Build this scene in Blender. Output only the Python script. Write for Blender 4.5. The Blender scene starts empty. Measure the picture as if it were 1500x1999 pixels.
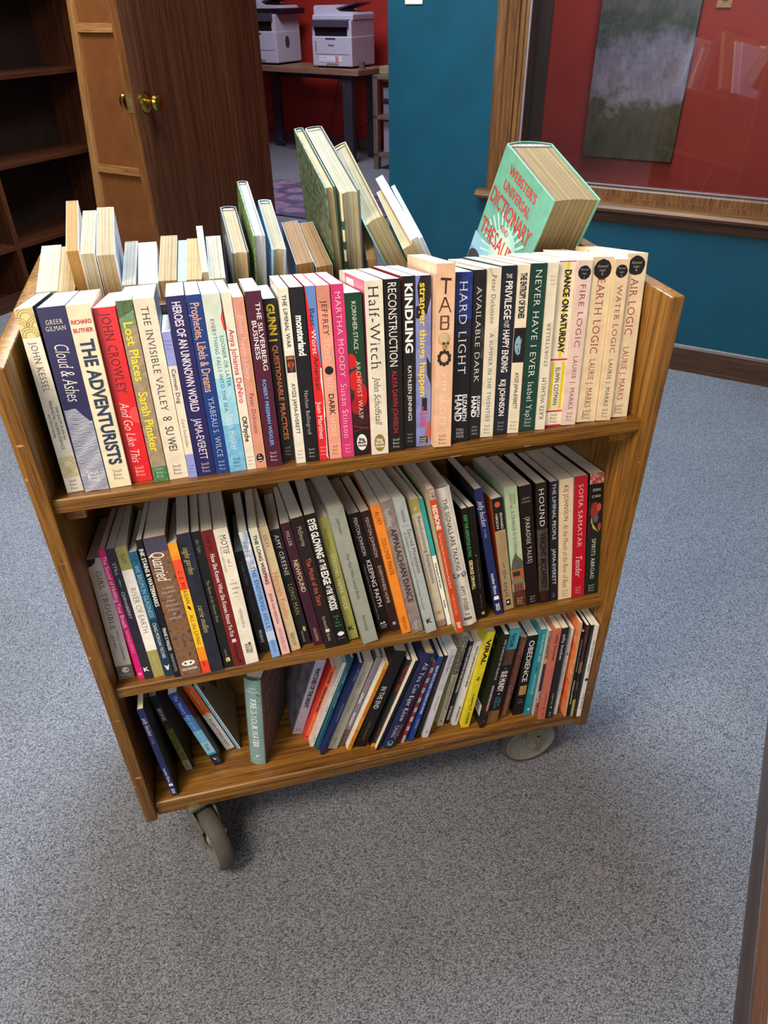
import bpy, bmesh, math, random
from mathutils import Matrix, Vector
random.seed(7)
SC = bpy.context.scene
COL = SC.collection
PI = math.pi

# ---------------------------------------------------------------- camera
cam = bpy.data.cameras.new('camera')
cam.sensor_fit = 'HORIZONTAL'
cam.sensor_width = 36.0
cam.lens = 36.0 * 1419.2 / 1500.0
cam.clip_start = 0.02
cam_ob = bpy.data.objects.new('camera', cam)
COL.objects.link(cam_ob)
cam_ob.matrix_world = Matrix((
    (0.97029733, 0.15016037, -0.18967066, 0.20813),
    (-0.24160016, 0.56147544, -0.79143837, -0.74372),
    (-0.01234726, 0.81375499, 0.58107689, 1.22885),
    (0, 0, 0, 1)))
SC.camera = cam_ob

# ---------------------------------------------------------------- world, lights, exposure
SC.view_settings.view_transform = 'Standard'
SC.view_settings.look = 'None'
SC.view_settings.gamma = 1.0
SC.view_settings.use_curve_mapping = False
SC.view_settings.exposure = 0.28
SC.render.film_transparent = False
w = bpy.data.worlds.new('world')
SC.world = w
w.use_nodes = True
w.node_tree.nodes['Background'].inputs[0].default_value = (0.75, 0.85, 1.0, 1)
w.node_tree.nodes['Background'].inputs[1].default_value = 0.14

# room frame: u runs along the teal wall, e runs away behind it
WO = Vector((2.0857, 1.4726, 0.0))
WR = Matrix.Rotation(math.radians(-43), 4, 'Z')
ROOM = Matrix.Translation(WO) @ WR
def RP(u, e, z=0.0):
    return ROOM @ Vector((u, e, z))

def area_light(name, loc, size, power, color, target, sy=None):
    l = bpy.data.lights.new(name, 'AREA')
    l.energy = power
    l.color = color
    l.shape = 'RECTANGLE'
    l.size = size
    l.size_y = sy or size
    o = bpy.data.objects.new(name, l)
    COL.objects.link(o)
    o.location = loc
    o.rotation_euler = (Vector(target) - Vector(loc)).to_track_quat('-Z', 'Y').to_euler()
    return o
area_light('ceiling_lamp_warm', (-0.80, -0.80, 2.5), 0.6, 76, (1.0, 0.83, 0.64), (0.2, -0.2, 0.3), 1.2)
area_light('ceiling_lamp_cool', (0.45, 1.15, 2.5), 0.6, 92, (0.64, 0.81, 1.0), (0.45, 0.7, 0), 1.2)
area_light('front_fill', (-0.9, -2.8, 1.9), 1.6, 32, (0.95, 0.96, 1.0), (0.4, 0.0, 0.6), 1.4)  # unseen fill added in front to brighten the spines; no window there
p_ = RP(-2.4, -1.0, 2.5); area_light('left_fill', p_, 0.6, 34, (1.0, 0.90, 0.78), (p_.x, p_.y, 0), 0.9)  # extra fill added to brighten the bookcase and door side
p_ = RP(-3.4, 1.9, 2.5); area_light('print_room_lamp', p_, 0.9, 52, (0.86, 0.85, 1.0), (p_.x, p_.y, 0))
p_ = RP(-0.6, 0.85, 2.5); area_light('office_lamp', p_, 0.7, 31, (1.0, 0.93, 0.95), (p_.x, p_.y, 0))

# ---------------------------------------------------------------- materials
MATS = {}
def lin(h):
    h = h.lstrip('#')
    r = []
    for i in (0, 2, 4):
        c = int(h[i:i+2], 16) / 255
        r.append(c / 12.92 if c <= 0.04045 else ((c + 0.055) / 1.055) ** 2.4)
    return (*r, 1)
def new_mat(name):
    m = bpy.data.materials.new(name)
    m.use_nodes = True
    nt = m.node_tree
    return m, nt, nt.nodes['Principled BSDF']
def N(nt, t, **kw):
    n = nt.nodes.new(t)
    for k, v in kw.items():
        setattr(n, k, v)
    return n
def ramp(nt, fac, stops):
    r = N(nt, 'ShaderNodeValToRGB')
    el = r.color_ramp.elements
    while len(el) < len(stops):
        el.new(0.5)
    for e, (p, c) in zip(el, stops):
        e.position = p
        e.color = lin(c) if isinstance(c, str) else c
    nt.links.new(fac, r.inputs[0])
    return r.outputs[0]
def coords(nt, scale=(1, 1, 1), src='Object', rot=(0, 0, 0)):
    tc = N(nt, 'ShaderNodeTexCoord')
    mp = N(nt, 'ShaderNodeMapping')
    mp.inputs['Scale'].default_value = scale
    mp.inputs['Rotation'].default_value = rot
    nt.links.new(tc.outputs[src], mp.inputs[0])
    return mp.outputs[0]
def noise(nt, vec, scale, detail=4, rough=0.5):
    n = N(nt, 'ShaderNodeTexNoise')
    n.inputs['Scale'].default_value = scale
    n.inputs['Detail'].default_value = detail
    n.inputs['Roughness'].default_value = rough
    nt.links.new(vec, n.inputs['Vector'])
    return n.outputs['Fac']
def bump(nt, b, h, strength, dist=0.001):
    n = N(nt, 'ShaderNodeBump')
    n.inputs['Strength'].default_value = strength
    n.inputs['Distance'].default_value = dist
    nt.links.new(h, n.inputs['Height'])
    nt.links.new(n.outputs[0], b.inputs['Normal'])

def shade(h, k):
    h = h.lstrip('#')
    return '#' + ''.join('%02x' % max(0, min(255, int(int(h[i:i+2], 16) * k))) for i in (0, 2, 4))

def paint(col, rough=0.45, var=0.06, metal=0.0, scale=60):
    """plain coloured surface with a faint procedural mottling"""
    key = (col, rough, var, metal, scale)
    if key in MATS: return MATS[key]
    m, nt, b = new_mat('paint_' + col.strip('#'))
    f = noise(nt, coords(nt), scale, 3)
    c = ramp(nt, f, [(0.3, shade(col, 1 - var)), (0.7, shade(col, 1 + var))])
    nt.links.new(c, b.inputs['Base Color'])
    b.inputs['Roughness'].default_value = rough
    b.inputs['Metallic'].default_value = metal
    MATS[key] = m
    return m
def mottled(c1, c2, scale=40, rough=0.45, c3=None):
    key = ('mot', c1, c2, c3, scale, rough)
    if key in MATS: return MATS[key]
    m, nt, b = new_mat('print_' + c1.strip('#'))
    f = noise(nt, coords(nt), scale, 6, 0.65)
    st = [(0.38, c1), (0.62, c2)] if not c3 else [(0.35, c1), (0.5, c2), (0.65, c3)]
    nt.links.new(ramp(nt, f, st), b.inputs['Base Color'])
    b.inputs['Roughness'].default_value = rough
    MATS[key] = m
    return m
def wood(c_dark, c_mid, c_light, axis='Z', scale=1.0, rough=0.4, pores=0.55, bumpy=0.15):
    key = ('wood', c_dark, c_mid, c_light, axis, scale, rough)
    if key in MATS: return MATS[key]
    m, nt, b = new_mat('wood_' + axis)
    k = 3.2 * scale
    x = 120 * scale
    sc = {'X': (k, x, x), 'Y': (x, k, x), 'Z': (x, x, k)}[axis]
    v = coords(nt, sc)
    f1 = noise(nt, v, 1.0, 5, 0.6)
    sc2 = tuple(a * 4.5 for a in sc)
    f2 = noise(nt, coords(nt, sc2), 1.0, 3, 0.6)
    sc3 = tuple(a * 0.2 for a in sc)
    f3 = noise(nt, coords(nt, sc3), 1.0, 2, 0.5)
    c = ramp(nt, f1, [(0.28, c_dark), (0.48, c_mid), (0.72, c_light)])
    mx = N(nt, 'ShaderNodeMix', data_type='RGBA', blend_type='MULTIPLY')
    mx.inputs[0].default_value = pores
    nt.links.new(c, mx.inputs[6])
    nt.links.new(ramp(nt, f2, [(0.36, '#5a4030'), (0.5, '#ffffff')]), mx.inputs[7])
    mx2 = N(nt, 'ShaderNodeMix', data_type='RGBA', blend_type='MULTIPLY')
    mx2.inputs[0].default_value = 0.5
    nt.links.new(mx.outputs[2], mx2.inputs[6])
    nt.links.new(ramp(nt, f3, [(0.3, '#a08060'), (0.65, '#ffffff')]), mx2.inputs[7])
    nt.links.new(mx2.outputs[2], b.inputs['Base Color'])
    b.inputs['Roughness'].default_value = rough
    bump(nt, b, f2, bumpy, 0.0006)
    MATS[key] = m
    return m
def paper(col, stripe=0.12, scale=1500, axis='X'):
    """edges of a stack of leaves: fine lines across the thickness"""
    key = ('paper', col, stripe, scale, axis)
    if key in MATS: return MATS[key]
    m, nt, b = new_mat('paper_' + col.strip('#'))
    sc = {'X': (scale, 3, 3)}[axis]
    f = noise(nt, coords(nt, sc), 1.0, 2)
    g = noise(nt, coords(nt), 30, 3)
    c = ramp(nt, f, [(0.35, shade(col, 1 - stripe)), (0.55, col)])
    mx = N(nt, 'ShaderNodeMix', data_type='RGBA', blend_type='MULTIPLY')
    mx.inputs[0].default_value = 0.6
    nt.links.new(c, mx.inputs[6])
    nt.links.new(ramp(nt, g, [(0.3, '#efe6d2'), (0.6, '#ffffff')]), mx.inputs[7])
    nt.links.new(mx.outputs[2], b.inputs['Base Color'])
    b.inputs['Roughness'].default_value = 0.8
    MATS[key] = m
    return m

OAK = dict(c_dark='#583812', c_mid='#8b5f24', c_light='#a87a36', rough=0.34, pores=0.6, bumpy=0.25)
def oak(axis): return wood(axis=axis, **OAK)
def walnut(axis, r=0.4): return wood('#321a0e', '#4b2a17', '#5f3820', axis=axis, rough=r, scale=0.5)
TRIM = lambda axis: wood('#4a2c14', '#714822', '#8c6032', axis=axis, rough=0.38)

# ---------------------------------------------------------------- mesh helpers
def link(name, bm, mats, parent=None, kind=None):
    me = bpy.data.meshes.new(name)
    bmesh.ops.recalc_face_normals(bm, faces=bm.faces[:])
    bm.to_mesh(me)
    bm.free()
    for m in (mats if isinstance(mats, (list, tuple)) else [mats]):
        me.materials.append(m)
    o = bpy.data.objects.new(name, me)
    COL.objects.link(o)
    if parent is not None: o.parent = parent
    if kind: o['kind'] = kind
    return o
def smooth(o, ang=35):
    me = o.data
    for p in me.polygons: p.use_smooth = True
    bm = bmesh.new(); bm.from_mesh(me)
    for e in bm.edges:
        if len(e.link_faces) == 2 and e.calc_face_angle(0) > math.radians(ang): e.smooth = False
    bm.to_mesh(me); bm.free()
    return o
def tag(o, label, cat, group=None):
    o['label'] = label; o['category'] = cat
    if group: o['group'] = group
    return o
def empty(name, mat=None, label=None, cat=None, group=None):
    o = bpy.data.objects.new(name, None)
    o.empty_display_size = 0.05
    COL.objects.link(o)
    if mat is not None: o.matrix_world = mat
    if label: tag(o, label, cat, group)
    return o
def box(bm, x0, x1, y0, y1, z0, z1, mi=0, bev=0.0, seg=2, M=None):
    vs = [bm.verts.new((x, y, z)) for x in (x0, x1) for y in (y0, y1) for z in (z0, z1)]
    idx = [(0, 1, 3, 2), (4, 6, 7, 5), (0, 4, 5, 1), (2, 3, 7, 6), (0, 2, 6, 4), (1, 5, 7, 3)]
    fs = [bm.faces.new([vs[i] for i in f]) for f in idx]
    for f in fs: f.material_index = mi
    if bev > 0:
        es = list({e for f in fs for e in f.edges})
        r = bmesh.ops.bevel(bm, geom=es, offset=bev, segments=seg, affect='EDGES', profile=0.5)
        vs = list({v for f in r['faces'] for v in f.verts} | {v for v in vs if v.is_valid})
        for f in r['faces']: f.material_index = mi
    if M is not None: bmesh.ops.transform(bm, matrix=M, verts=[v for v in vs if v.is_valid])
    return vs
def nb(): return bmesh.new()
def one_box(name, dims, mats, parent=None, bev=0.0, kind=None):
    bm = nb(); box(bm, *dims, bev=bev)
    return link(name, bm, mats, parent, kind)
def prism(bm, pts, axis, a, b, mi=0):
    """extrude a 2D outline along an axis ('x': pts are (y,z); 'y': (x,z); 'z': (x,y))"""
    mk = {'x': lambda p, t: (t, p[0], p[1]), 'y': lambda p, t: (p[0], t, p[1]), 'z': lambda p, t: (p[0], p[1], t)}[axis]
    A = [bm.verts.new(mk(p, a)) for p in pts]; B = [bm.verts.new(mk(p, b)) for p in pts]
    n = len(pts)
    fs = [bm.faces.new(A), bm.faces.new(B[::-1])]
    for i in range(n): fs.append(bm.faces.new((A[i], B[i], B[(i+1) % n], A[(i+1) % n])))
    for f in fs: f.material_index = mi
    return A + B
def lathe(bm, prof, M=None, seg=40, mi=0, closed=False):
    rings = []
    for r, h in prof:
        rings.append([bm.verts.new((r * math.cos(2*PI*k/seg), r * math.sin(2*PI*k/seg), h)) for k in range(seg)])
    fs = []
    n = len(rings)
    for i in range(n if closed else n - 1):
        A, B = rings[i], rings[(i+1) % n]
        for k in range(seg):
            fs.append(bm.faces.new((A[k], A[(k+1) % seg], B[(k+1) % seg], B[k])))
    if not closed:
        if prof[0][0] > 1e-6: fs.append(bm.faces.new(rings[0][::-1]))
        if prof[-1][0] > 1e-6: fs.append(bm.faces.new(rings[-1]))
    for f in fs: f.material_index = mi
    vs = [v for r in rings for v in r]
    if M is not None: bmesh.ops.transform(bm, matrix=M, verts=vs)
    return vs
def tube(bm, pts, r, seg=8, mi=0):
    rings = []
    pts = [Vector(p) for p in pts]
    for i, p in enumerate(pts):
        t = (pts[min(i+1, len(pts)-1)] - pts[max(i-1, 0)]).normalized()
        a = t.cross(Vector((0, 0, 1)))
        if a.length < 1e-3: a = Vector((1, 0, 0))
        a.normalize(); b = t.cross(a)
        rings.append([bm.verts.new(p + r*(math.cos(2*PI*k/seg)*a + math.sin(2*PI*k/seg)*b)) for k in range(seg)])
    for A, B in zip(rings, rings[1:]):
        for k in range(seg): bm.faces.new((A[k], A[(k+1) % seg], B[(k+1) % seg], B[k])).material_index = mi
    bm.faces.new(rings[0][::-1]); bm.faces.new(rings[-1])

# ---------------------------------------------------------------- lettering
GLY = {}
def glyphs(s, style):
    """2D mesh of a line of lettering: cap height 1, starts at x=0. styles: s sans, b bold, k heavy,
    S serif, B bold serif, i italic serif, t thin"""
    key = (s, style)
    if key in GLY: return GLY[key]
    cu = bpy.data.curves.new('t', 'FONT')
    cu.body = s
    cu.size = 1.0
    cu.resolution_u = 3
    cu.offset = {'s': 0.0, 'b': 0.018, 'k': 0.034, 'S': -0.012, 'B': 0.008, 'i': -0.012, 't': -0.022}[style]
    cu.shear = 0.28 if style == 'i' else 0.0
    if style in 'S': cu.space_character = 1.12
    o = bpy.data.objects.new('t', cu)
    COL.objects.link(o)
    dg = bpy.context.evaluated_depsgraph_get()
    dg.update()
    me = bpy.data.meshes.new_from_object(o.evaluated_get(dg), depsgraph=dg)
    vs = [(v.co.x, v.co.y) for v in me.vertices]
    if vs and (max(y for x, y in vs) > 1.15 or min(y for x, y in vs) < -0.45 or min(x for x, y in vs) < -0.5):
        cu.offset = 0.0          # thinning broke an outline: use the plain weight
        dg = bpy.context.evaluated_depsgraph_get(); dg.update()
        bpy.data.meshes.remove(me)
        me = bpy.data.meshes.new_from_object(o.evaluated_get(dg), depsgraph=dg)
        vs = [(v.co.x, v.co.y) for v in me.vertices]
    fs = [tuple(p.vertices) for p in me.polygons]
    bpy.data.objects.remove(o)
    bpy.data.curves.remove(cu)
    cap = CAPH
    if style in 'SBi' and fs:
        cnt = {}
        for f in fs:
            for a, b in zip(f, f[1:] + f[:1]):
                e = (min(a, b), max(a, b)); cnt[e] = cnt.get(e, 0) + 1
        lv = [0.0, cap, XH, DESC]
        sh = 0.28 if style == 'i' else 0.0
        for (a, b), c in cnt.items():
            if c != 1: continue
            (xa, ya), (xb, yb) = vs[a], vs[b]
            L = abs(xa - xb)
            if abs(ya - yb) < 0.006 and 0.03 < L < 0.20 and min(abs(ya - l) for l in lv) < 0.045:
                up = ya > 0.3
                cx = (xa + xb) / 2; hw = L / 2 + 0.05; t = 0.038
                y0, y1 = (ya - t, ya) if up else (ya, ya + t)
                k = len(vs)
                vs += [(cx - hw, y0), (cx + hw, y0), (cx + hw + sh*(y1-y0), y1), (cx - hw + sh*(y1-y0), y1)]
                fs.append((k, k+1, k+2, k+3))
    bpy.data.meshes.remove(me)
    if not vs:
        GLY[key] = ([], [], 1.0); return GLY[key]
    x0 = min(v[0] for v in vs); x1 = max(v[0] for v in vs)
    vs = [((x - x0) / cap, y / cap) for x, y in vs]
    GLY[key] = (vs, fs, (x1 - x0) / cap)
    return GLY[key]
CAPH, XH, DESC = 0.7, 0.5, -0.2
def _measure():
    global CAPH, XH, DESC
    CAPH = 1.0
    v, f, w_ = glyphs('H', 's'); CAPH = max(y for x, y in v)
    v2, f, w_ = glyphs('x', 's'); XH = max(y for x, y in v2)
    v3, f, w_ = glyphs('p', 's'); DESC = min(y for x, y in v3)
    GLY.clear()
_measure()

class Letters:
    """collects lettering and printed shapes for one face; to3 maps (a, b, layer) to a point:
    a = fraction along (top to bottom), b = fraction across"""
    def __init__(self, length, width, to3):
        self.bm = nb(); self.mats = []; self.L = length; self.W = width; self.to3 = to3; self.n = 0
    def mi(self, col):
        m = col if not isinstance(col, str) else paint(col, 0.45, 0.03)
        if m not in self.mats: self.mats.append(m)
        return self.mats.index(m)
    def face(self, pts, col, sub=1):
        self.n += 1
        lay = min(self.n, 60)
        vs = [self.bm.verts.new(self.to3(min(max(a, .001), .999), min(max(b, .008), .992), lay)) for a, b in pts]
        f = self.bm.faces.new(vs); f.material_index = self.mi(col)
    def rect(self, a0, a1, b0, b1, col):
        k = 6 if abs(b1 - b0) > 0.4 else 1
        self.n += 1
        i = self.mi(col)
        for j in range(k):
            c0 = b0 + (b1-b0)*j/k; c1 = b0 + (b1-b0)*(j+1)/k
            vs = [self.bm.verts.new(self.to3(a, b, self.n)) for a, b in ((a0, c0), (a1, c0), (a1, c1), (a0, c1))]
            self.bm.faces.new(vs).material_index = i
    def oval(self, a, b, ra, rb, col, seg=20, jit=0.0):
        """ra, rb are fractions of the width"""
        pts = []
        for k in range(seg):
            j = 1 + random.uniform(-jit, jit)
            pts.append((a + ra*j*self.W/self.L*math.cos(2*PI*k/seg), b + rb*j*math.sin(2*PI*k/seg)))
        self.face(pts, col)
    def text(self, s, a0, a1, bc, hf, col, style='s', up=False):
        vs, fs, w_ = glyphs(s, style)
        if not vs: return
        self.n += 1
        i = self.mi(col)
        h = hf
        la = a1 - a0
        out = []
        for x, y in vs:
            if up: out.append(self.bm.verts.new(self.to3(a1 - x / w_ * la, bc - (y - 0.5) * h * -1 * -1, 62)))
            else: out.append(self.bm.verts.new(self.to3(a0 + x / w_ * la, bc + (y - 0.5) * h, 62)))
        for f in fs:
            try: self.bm.faces.new([out[k] for k in f]).material_index = i
            except ValueError: pass
    def htext(self, s, a, hf, wf, col, style='s', bc=0.5):
        """a horizontal line, cap height hf and at most wf wide (fractions of the width)"""
        vs, fs, w_ = glyphs(s, style)
        if not vs: return
        i = self.mi(col)
        h = hf * self.W; wd = wf * self.W
        sx = min(wd / w_, h * 1.25)
        out = [self.bm.verts.new(self.to3(a - (y - 0.5) * h / self.L, bc + (x - w_/2) * sx / self.W, 62)) for x, y in vs]
        for f in fs:
            try: self.bm.faces.new([out[k] for k in f]).material_index = i
            except ValueError: pass
    def items(self, its):
        for t in its:
            k = t[0]
            if k == 'T': self.text(*t[1:])
            elif k == 'U': self.text(*t[1:], up=True)
            elif k == 'H': self.htext(*t[1:])
            elif k == 'R': self.rect(*t[1:])
            elif k == 'O': self.oval(*t[1:])
            elif k == 'P': self.face(t[1], t[2])
            elif k == 'W':       # wavy engraved lines
                _, a0, a1, col, cnt = t
                for q in range(cnt):
                    a = a0 + (a1 - a0) * (q + 0.5) / cnt
                    wv = [math.sin(q*0.45 + j*0.8) * 0.32 + random.uniform(-.1, .1) for j in range(9)]
                    th = (a1 - a0) / cnt * 0.24
                    st = (a1 - a0) / cnt
                    b0 = 0.04 if q > cnt*0.12 else 0.04
                    lim = 0.97 if q > cnt*0.16 else 0.5 + 0.4*q/(cnt*0.16)
                    self.n += 0
                    mi_ = self.mi(col)
                    for j in range(8):
                        b_0 = b0 + (lim-b0)*j/8; b_1 = b0 + (lim-b0)*(j+1)/8
                        qs = ((a + wv[j]*st - th, b_0), (a + wv[j]*st + th, b_0), (a + wv[j+1]*st + th, b_1), (a + wv[j+1]*st - th, b_1))
                        self.bm.faces.new([self.bm.verts.new(self.to3(x, y, 50)) for x, y in qs]).material_index = mi_
            elif k == 'F':       # overlapping fans
                _, a0, a1, col, col2 = t
                mi_ = self.mi(col2)
                def arc(ac, bc, r, a_lo, a_hi, wd):
                    n_ = 14; lastp = None
                    for q in range(n_ + 1):
                        an = PI * q / n_
                        pr = []
                        for rr in (r - wd, r + wd):
                            pr.append((ac - rr*math.sin(an)*self.W/self.L, bc + rr*math.cos(an)))
                        if lastp and all(a_lo <= x[0] <= a_hi and 0 <= x[1] <= 1 for x in pr + lastp):
                            self.bm.faces.new([self.bm.verts.new(self.to3(x, y, 45)) for x, y in (lastp[0], lastp[1], pr[1], pr[0])]).material_index = mi_
                        lastp = pr
                st = 0.55 * self.W / self.L
                a = a0 + st; row = 0
                while a < a1 + st * 1.2:
                    for bc in ((0.0, 1.0) if row % 2 else (0.5,)):
                        for r in (0.30, 0.46, 0.58): arc(a, bc, r, a0, a1, 0.018)
                        for q in range(1, 8):
                            an = PI*q/8
                            pts = []
                            for rr, dw in ((0.31, -0.02), (0.31, 0.02), (0.45, 0.02), (0.45, -0.02)):
                                pts.append((a - rr*math.sin(an+dw)*self.W/self.L, bc + rr*math.cos(an+dw)))
                            if all(a0 <= x[0] <= a1 and 0 <= x[1] <= 1 for x in pts):
                                self.bm.faces.new([self.bm.verts.new(self.to3(x, y, 45)) for x, y in pts]).material_index = mi_
                    a += st; row += 1
    def build(self, name, parent):
        if not self.bm.verts: self.bm.free(); return None
        me = bpy.data.meshes.new(name); self.bm.to_mesh(me); self.bm.free()
        for m in self.mats: me.materials.append(m)
        o = bpy.data.objects.new(name, me); COL.objects.link(o); o.parent = parent
        return o

# ---------------------------------------------------------------- the setting
def room_obj(name, bm, mats, kind='structure', parent=None):
    o = link(name, bm, mats, parent, kind)
    if parent is None: o.matrix_world = ROOM
    return o
def teal_mat():
    m, nt, b = new_mat('teal_paint')
    v = coords(nt)
    f = noise(nt, v, 6, 4)
    nt.links.new(ramp(nt, f, [(0.3, '#013b4b'), (0.7, '#024354')]), b.inputs['Base Color'])
    b.inputs['Roughness'].default_value = 0.38
    bump(nt, b, noise(nt, coords(nt, (1, 1, 0.6)), 55, 4, 0.55), 0.35, 0.002)
    return m
def red_mat(c1, c2):
    m, nt, b = new_mat('red_paint')
    f = noise(nt, coords(nt), 4, 3)
    nt.links.new(ramp(nt, f, [(0.3, c1), (0.7, c2)]), b.inputs['Base Color'])
    b.inputs['Roughness'].default_value = 0.55
    bump(nt, b, noise(nt, coords(nt), 80, 3), 0.15, 0.002)
    return m
def carpet_mat():
    m, nt, b = new_mat('carpet_loops')
    v = coords(nt, (1, 1, 1), rot=(0, 0, math.radians(47)))
    vo = N(nt, 'ShaderNodeTexVoronoi')
    vo.inputs['Scale'].default_value = 560
    mp = N(nt, 'ShaderNodeMapping'); mp.inputs['Scale'].default_value = (1.0, 0.62, 1)
    nt.links.new(v, mp.inputs[0]); nt.links.new(mp.outputs[0], vo.inputs['Vector'])
    big = noise(nt, v, 3, 3)
    col = ramp(nt, vo.outputs['Color'], [(0.1, '#70737b'), (0.5, '#868990'), (0.85, '#9d9fa5')])
    dark = ramp(nt, vo.outputs['Distance'], [(0.3, '#ffffff'), (0.85, '#94949a')])
    mx = N(nt, 'ShaderNodeMix', data_type='RGBA', blend_type='MULTIPLY'); mx.inputs[0].default_value = 1.0
    nt.links.new(col, mx.inputs[6]); nt.links.new(dark, mx.inputs[7])
    mx2 = N(nt, 'ShaderNodeMix', data_type='RGBA', blend_type='MULTIPLY'); mx2.inputs[0].default_value = 0.5
    nt.links.new(mx.outputs[2], mx2.inputs[6]); nt.links.new(ramp(nt, big, [(0.3, '#d8d8d8'), (0.7, '#ffffff')]), mx2.inputs[7])
    nt.links.new(mx2.outputs[2], b.inputs['Base Color'])
    b.inputs['Roughness'].default_value = 0.95
    b.inputs['Specular IOR Level'].default_value = 0.1
    inv = N(nt, 'ShaderNodeMath', operation='SUBTRACT'); inv.inputs[0].default_value = 1.0
    nt.links.new(vo.outputs['Distance'], inv.inputs[1])
    bump(nt, b, inv.outputs[0], 0.4, 0.0015)
    return m
CARPET = carpet_mat()
bm = nb(); box(bm, -3.75, 2.6, -4.2, 4.6, -0.05, 0.0)
room_obj('floor', bm, CARPET)
bm = nb(); box(bm, -3.75, 2.6, -4.2, 0.0, 2.62, 2.67)
room_obj('ceiling', bm, paint('#d9d6cc', 0.9))
bm = nb(); box(bm, -6.2, 2.6, 0.13, 4.6, 2.62, 2.67)
room_obj('ceiling_1', bm, paint('#cfcac2', 0.9))
bm = nb(); box(bm, -6.2, -3.75, 0.13, 4.6, -0.05, 0.0)
room_obj('floor_1', bm, CARPET)
TEAL = teal_mat(); RED = red_mat('#97221a', '#a3291d'); RED2 = red_mat('#86241a', '#912a1e')
WT = 0.13
# teal wall with a doorway (-2.16..-1.455) and an interior window (-0.93..1.9)
bm = nb()
box(bm, -3.75, -2.20, 0, WT, 0, 2.62)
box(bm, -2.20, -1.455, 0, WT, 2.06, 2.62)
box(bm, -1.455, -0.93, 0, WT, 0, 2.62)
box(bm, -0.93, 1.9, 0, WT, 0, 0.60)
box(bm, -0.93, 1.9, 0, WT, 2.06, 2.62)
box(bm, 1.9, 2.6, 0, WT, 0, 2.62)
room_obj('wall_back', bm, TEAL)
bm = nb(); box(bm, -3.85, -3.75, -4.2, 0.0, 0, 2.62); room_obj('wall_left', bm, paint('#c9c2b4', 0.8))
bm = nb(); box(bm, 2.6, 2.7, -4.2, 4.6, 0, 2.62); room_obj('wall_right', bm, paint('#c9c2b4', 0.8))
# the red rooms behind
bm = nb(); box(bm, -6.2, -1.02, 3.80, 3.9, 0, 2.62); room_obj('wall_print_room', bm, RED)
bm = nb(); box(bm, -6.3, -6.2, 0.13, 3.9, 0, 2.62); room_obj('wall_print_room_left', bm, RED)
bm = nb(); box(bm, -6.2, -3.75, 0.0, 0.13, 0, 2.62); room_obj('wall_print_room_front', bm, RED)
bm = nb(); box(bm, -1.40, -1.32, WT, 3.80, 0, 2.62); room_obj('wall_partition', bm, RED)
bm = nb(); box(bm, -1.32, 2.6, 1.60, 1.70, 0, 2.62); room_obj('wall_office', bm, RED2)
bm = nb(); box(bm, -6.19, -1.41, 3.775, 3.80, 0.0, 0.09); room_obj('baseboard_print_room', bm, paint('#5b4a4e', 0.6))
# teal wall baseboard with its pale caulk line
bm = nb()
prism(bm, [(0.0, 0.0), (-0.016, 0.0), (-0.016, 0.092), (-0.010, 0.098), (0.0, 0.098)], 'x', -1.44, 2.6)
box(bm, -1.44, 2.6, -0.009, 0.0, 0.098, 0.101, mi=1)
room_obj('baseboard_back', bm, [wood('#33200f', '#4b3120', '#5f422c', axis='X', rough=0.45), paint('#8f8480', 0.6)])

# interior window: casing, sill, sash, glass
bm = nb()
# left casing profile, fluted
prof = [(-1.010, 0.0), (-1.010, -0.016), (-1.000, -0.022), (-0.990, -0.018), (-0.982, -0.021), (-0.972, -0.021), (-0.966, -0.014),
        (-0.958, -0.014), (-0.952, -0.020), (-0.940, -0.020), (-0.934, -0.012), (-0.930, -0.012), (-0.930, 0.0)]
prism(bm, prof, 'z', 0.592, 2.06)
room_obj('trim_1', bm, TRIM('Z'))
bm = nb(); prism(bm, [(u + 0.0, e) for u, e in [(1.9, 0.0), (1.9, -0.016), (1.98, -0.020), (1.98, 0.0)]], 'z', 0.592, 2.06)
room_obj('trim_2', bm, TRIM('Z'))
bm = nb(); box(bm, -1.03, 2.0, -0.020, 0.0, 2.06, 2.14); room_obj('trim_3', bm, TRIM('X'))
bm = nb()   # stool with rounded nose and cove below
pts = [(0.0, 0.560), (-0.032, 0.560), (-0.045, 0.566), (-0.050, 0.576), (-0.045, 0.586), (-0.032, 0.592), (0.0, 0.592)]
prism(bm, pts, 'x', -1.045, 2.05)
room_obj('window_sill', bm, TRIM('X'))
bm = nb()   # apron
prism(bm, [(0.0, 0.522), (-0.012, 0.522), (-0.016, 0.530), (-0.016, 0.548), (-0.024, 0.560), (0.0, 0.560)], 'x', -1.01, 2.0)
room_obj('trim_4', bm, wood('#2c190a', '#46290f', '#5d3a1a', axis='X', rough=0.4))
bm = nb()   # jamb linings and sash rail
box(bm, -0.930, -0.912, 0.0, WT, 0.600, 2.06, bev=0.002)
box(bm, -0.912, -0.898, 0.004, 0.030, 0.640, 2.06, bev=0.003)
box(bm, -0.930, 1.9, -0.002, WT, 0.592, 0.606)
prism(bm, [(0.008, 0.606), (0.008, 0.630), (0.014, 0.642), (0.034, 0.642), (0.034, 0.606)], 'x', -0.912, 1.9)
room_obj('window_1', bm, TRIM('Z'))
bm = nb()
box(bm, -0.930, -0.86, WT, WT + 0.02, 0.60, 2.06)
room_obj('trim_5', bm, wood('#20110a', '#2f1a10', '#3f2617', axis='Z', rough=0.45))
bm = nb(); box(bm, -0.898, 1.9, 0.006, 0.016, 0.6425, 0.6465); box(bm, -0.8985, -0.893, 0.006, 0.016, 0.6465, 2.0)
room_obj('trim_6', bm, paint('#7d7479', 0.5))
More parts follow.
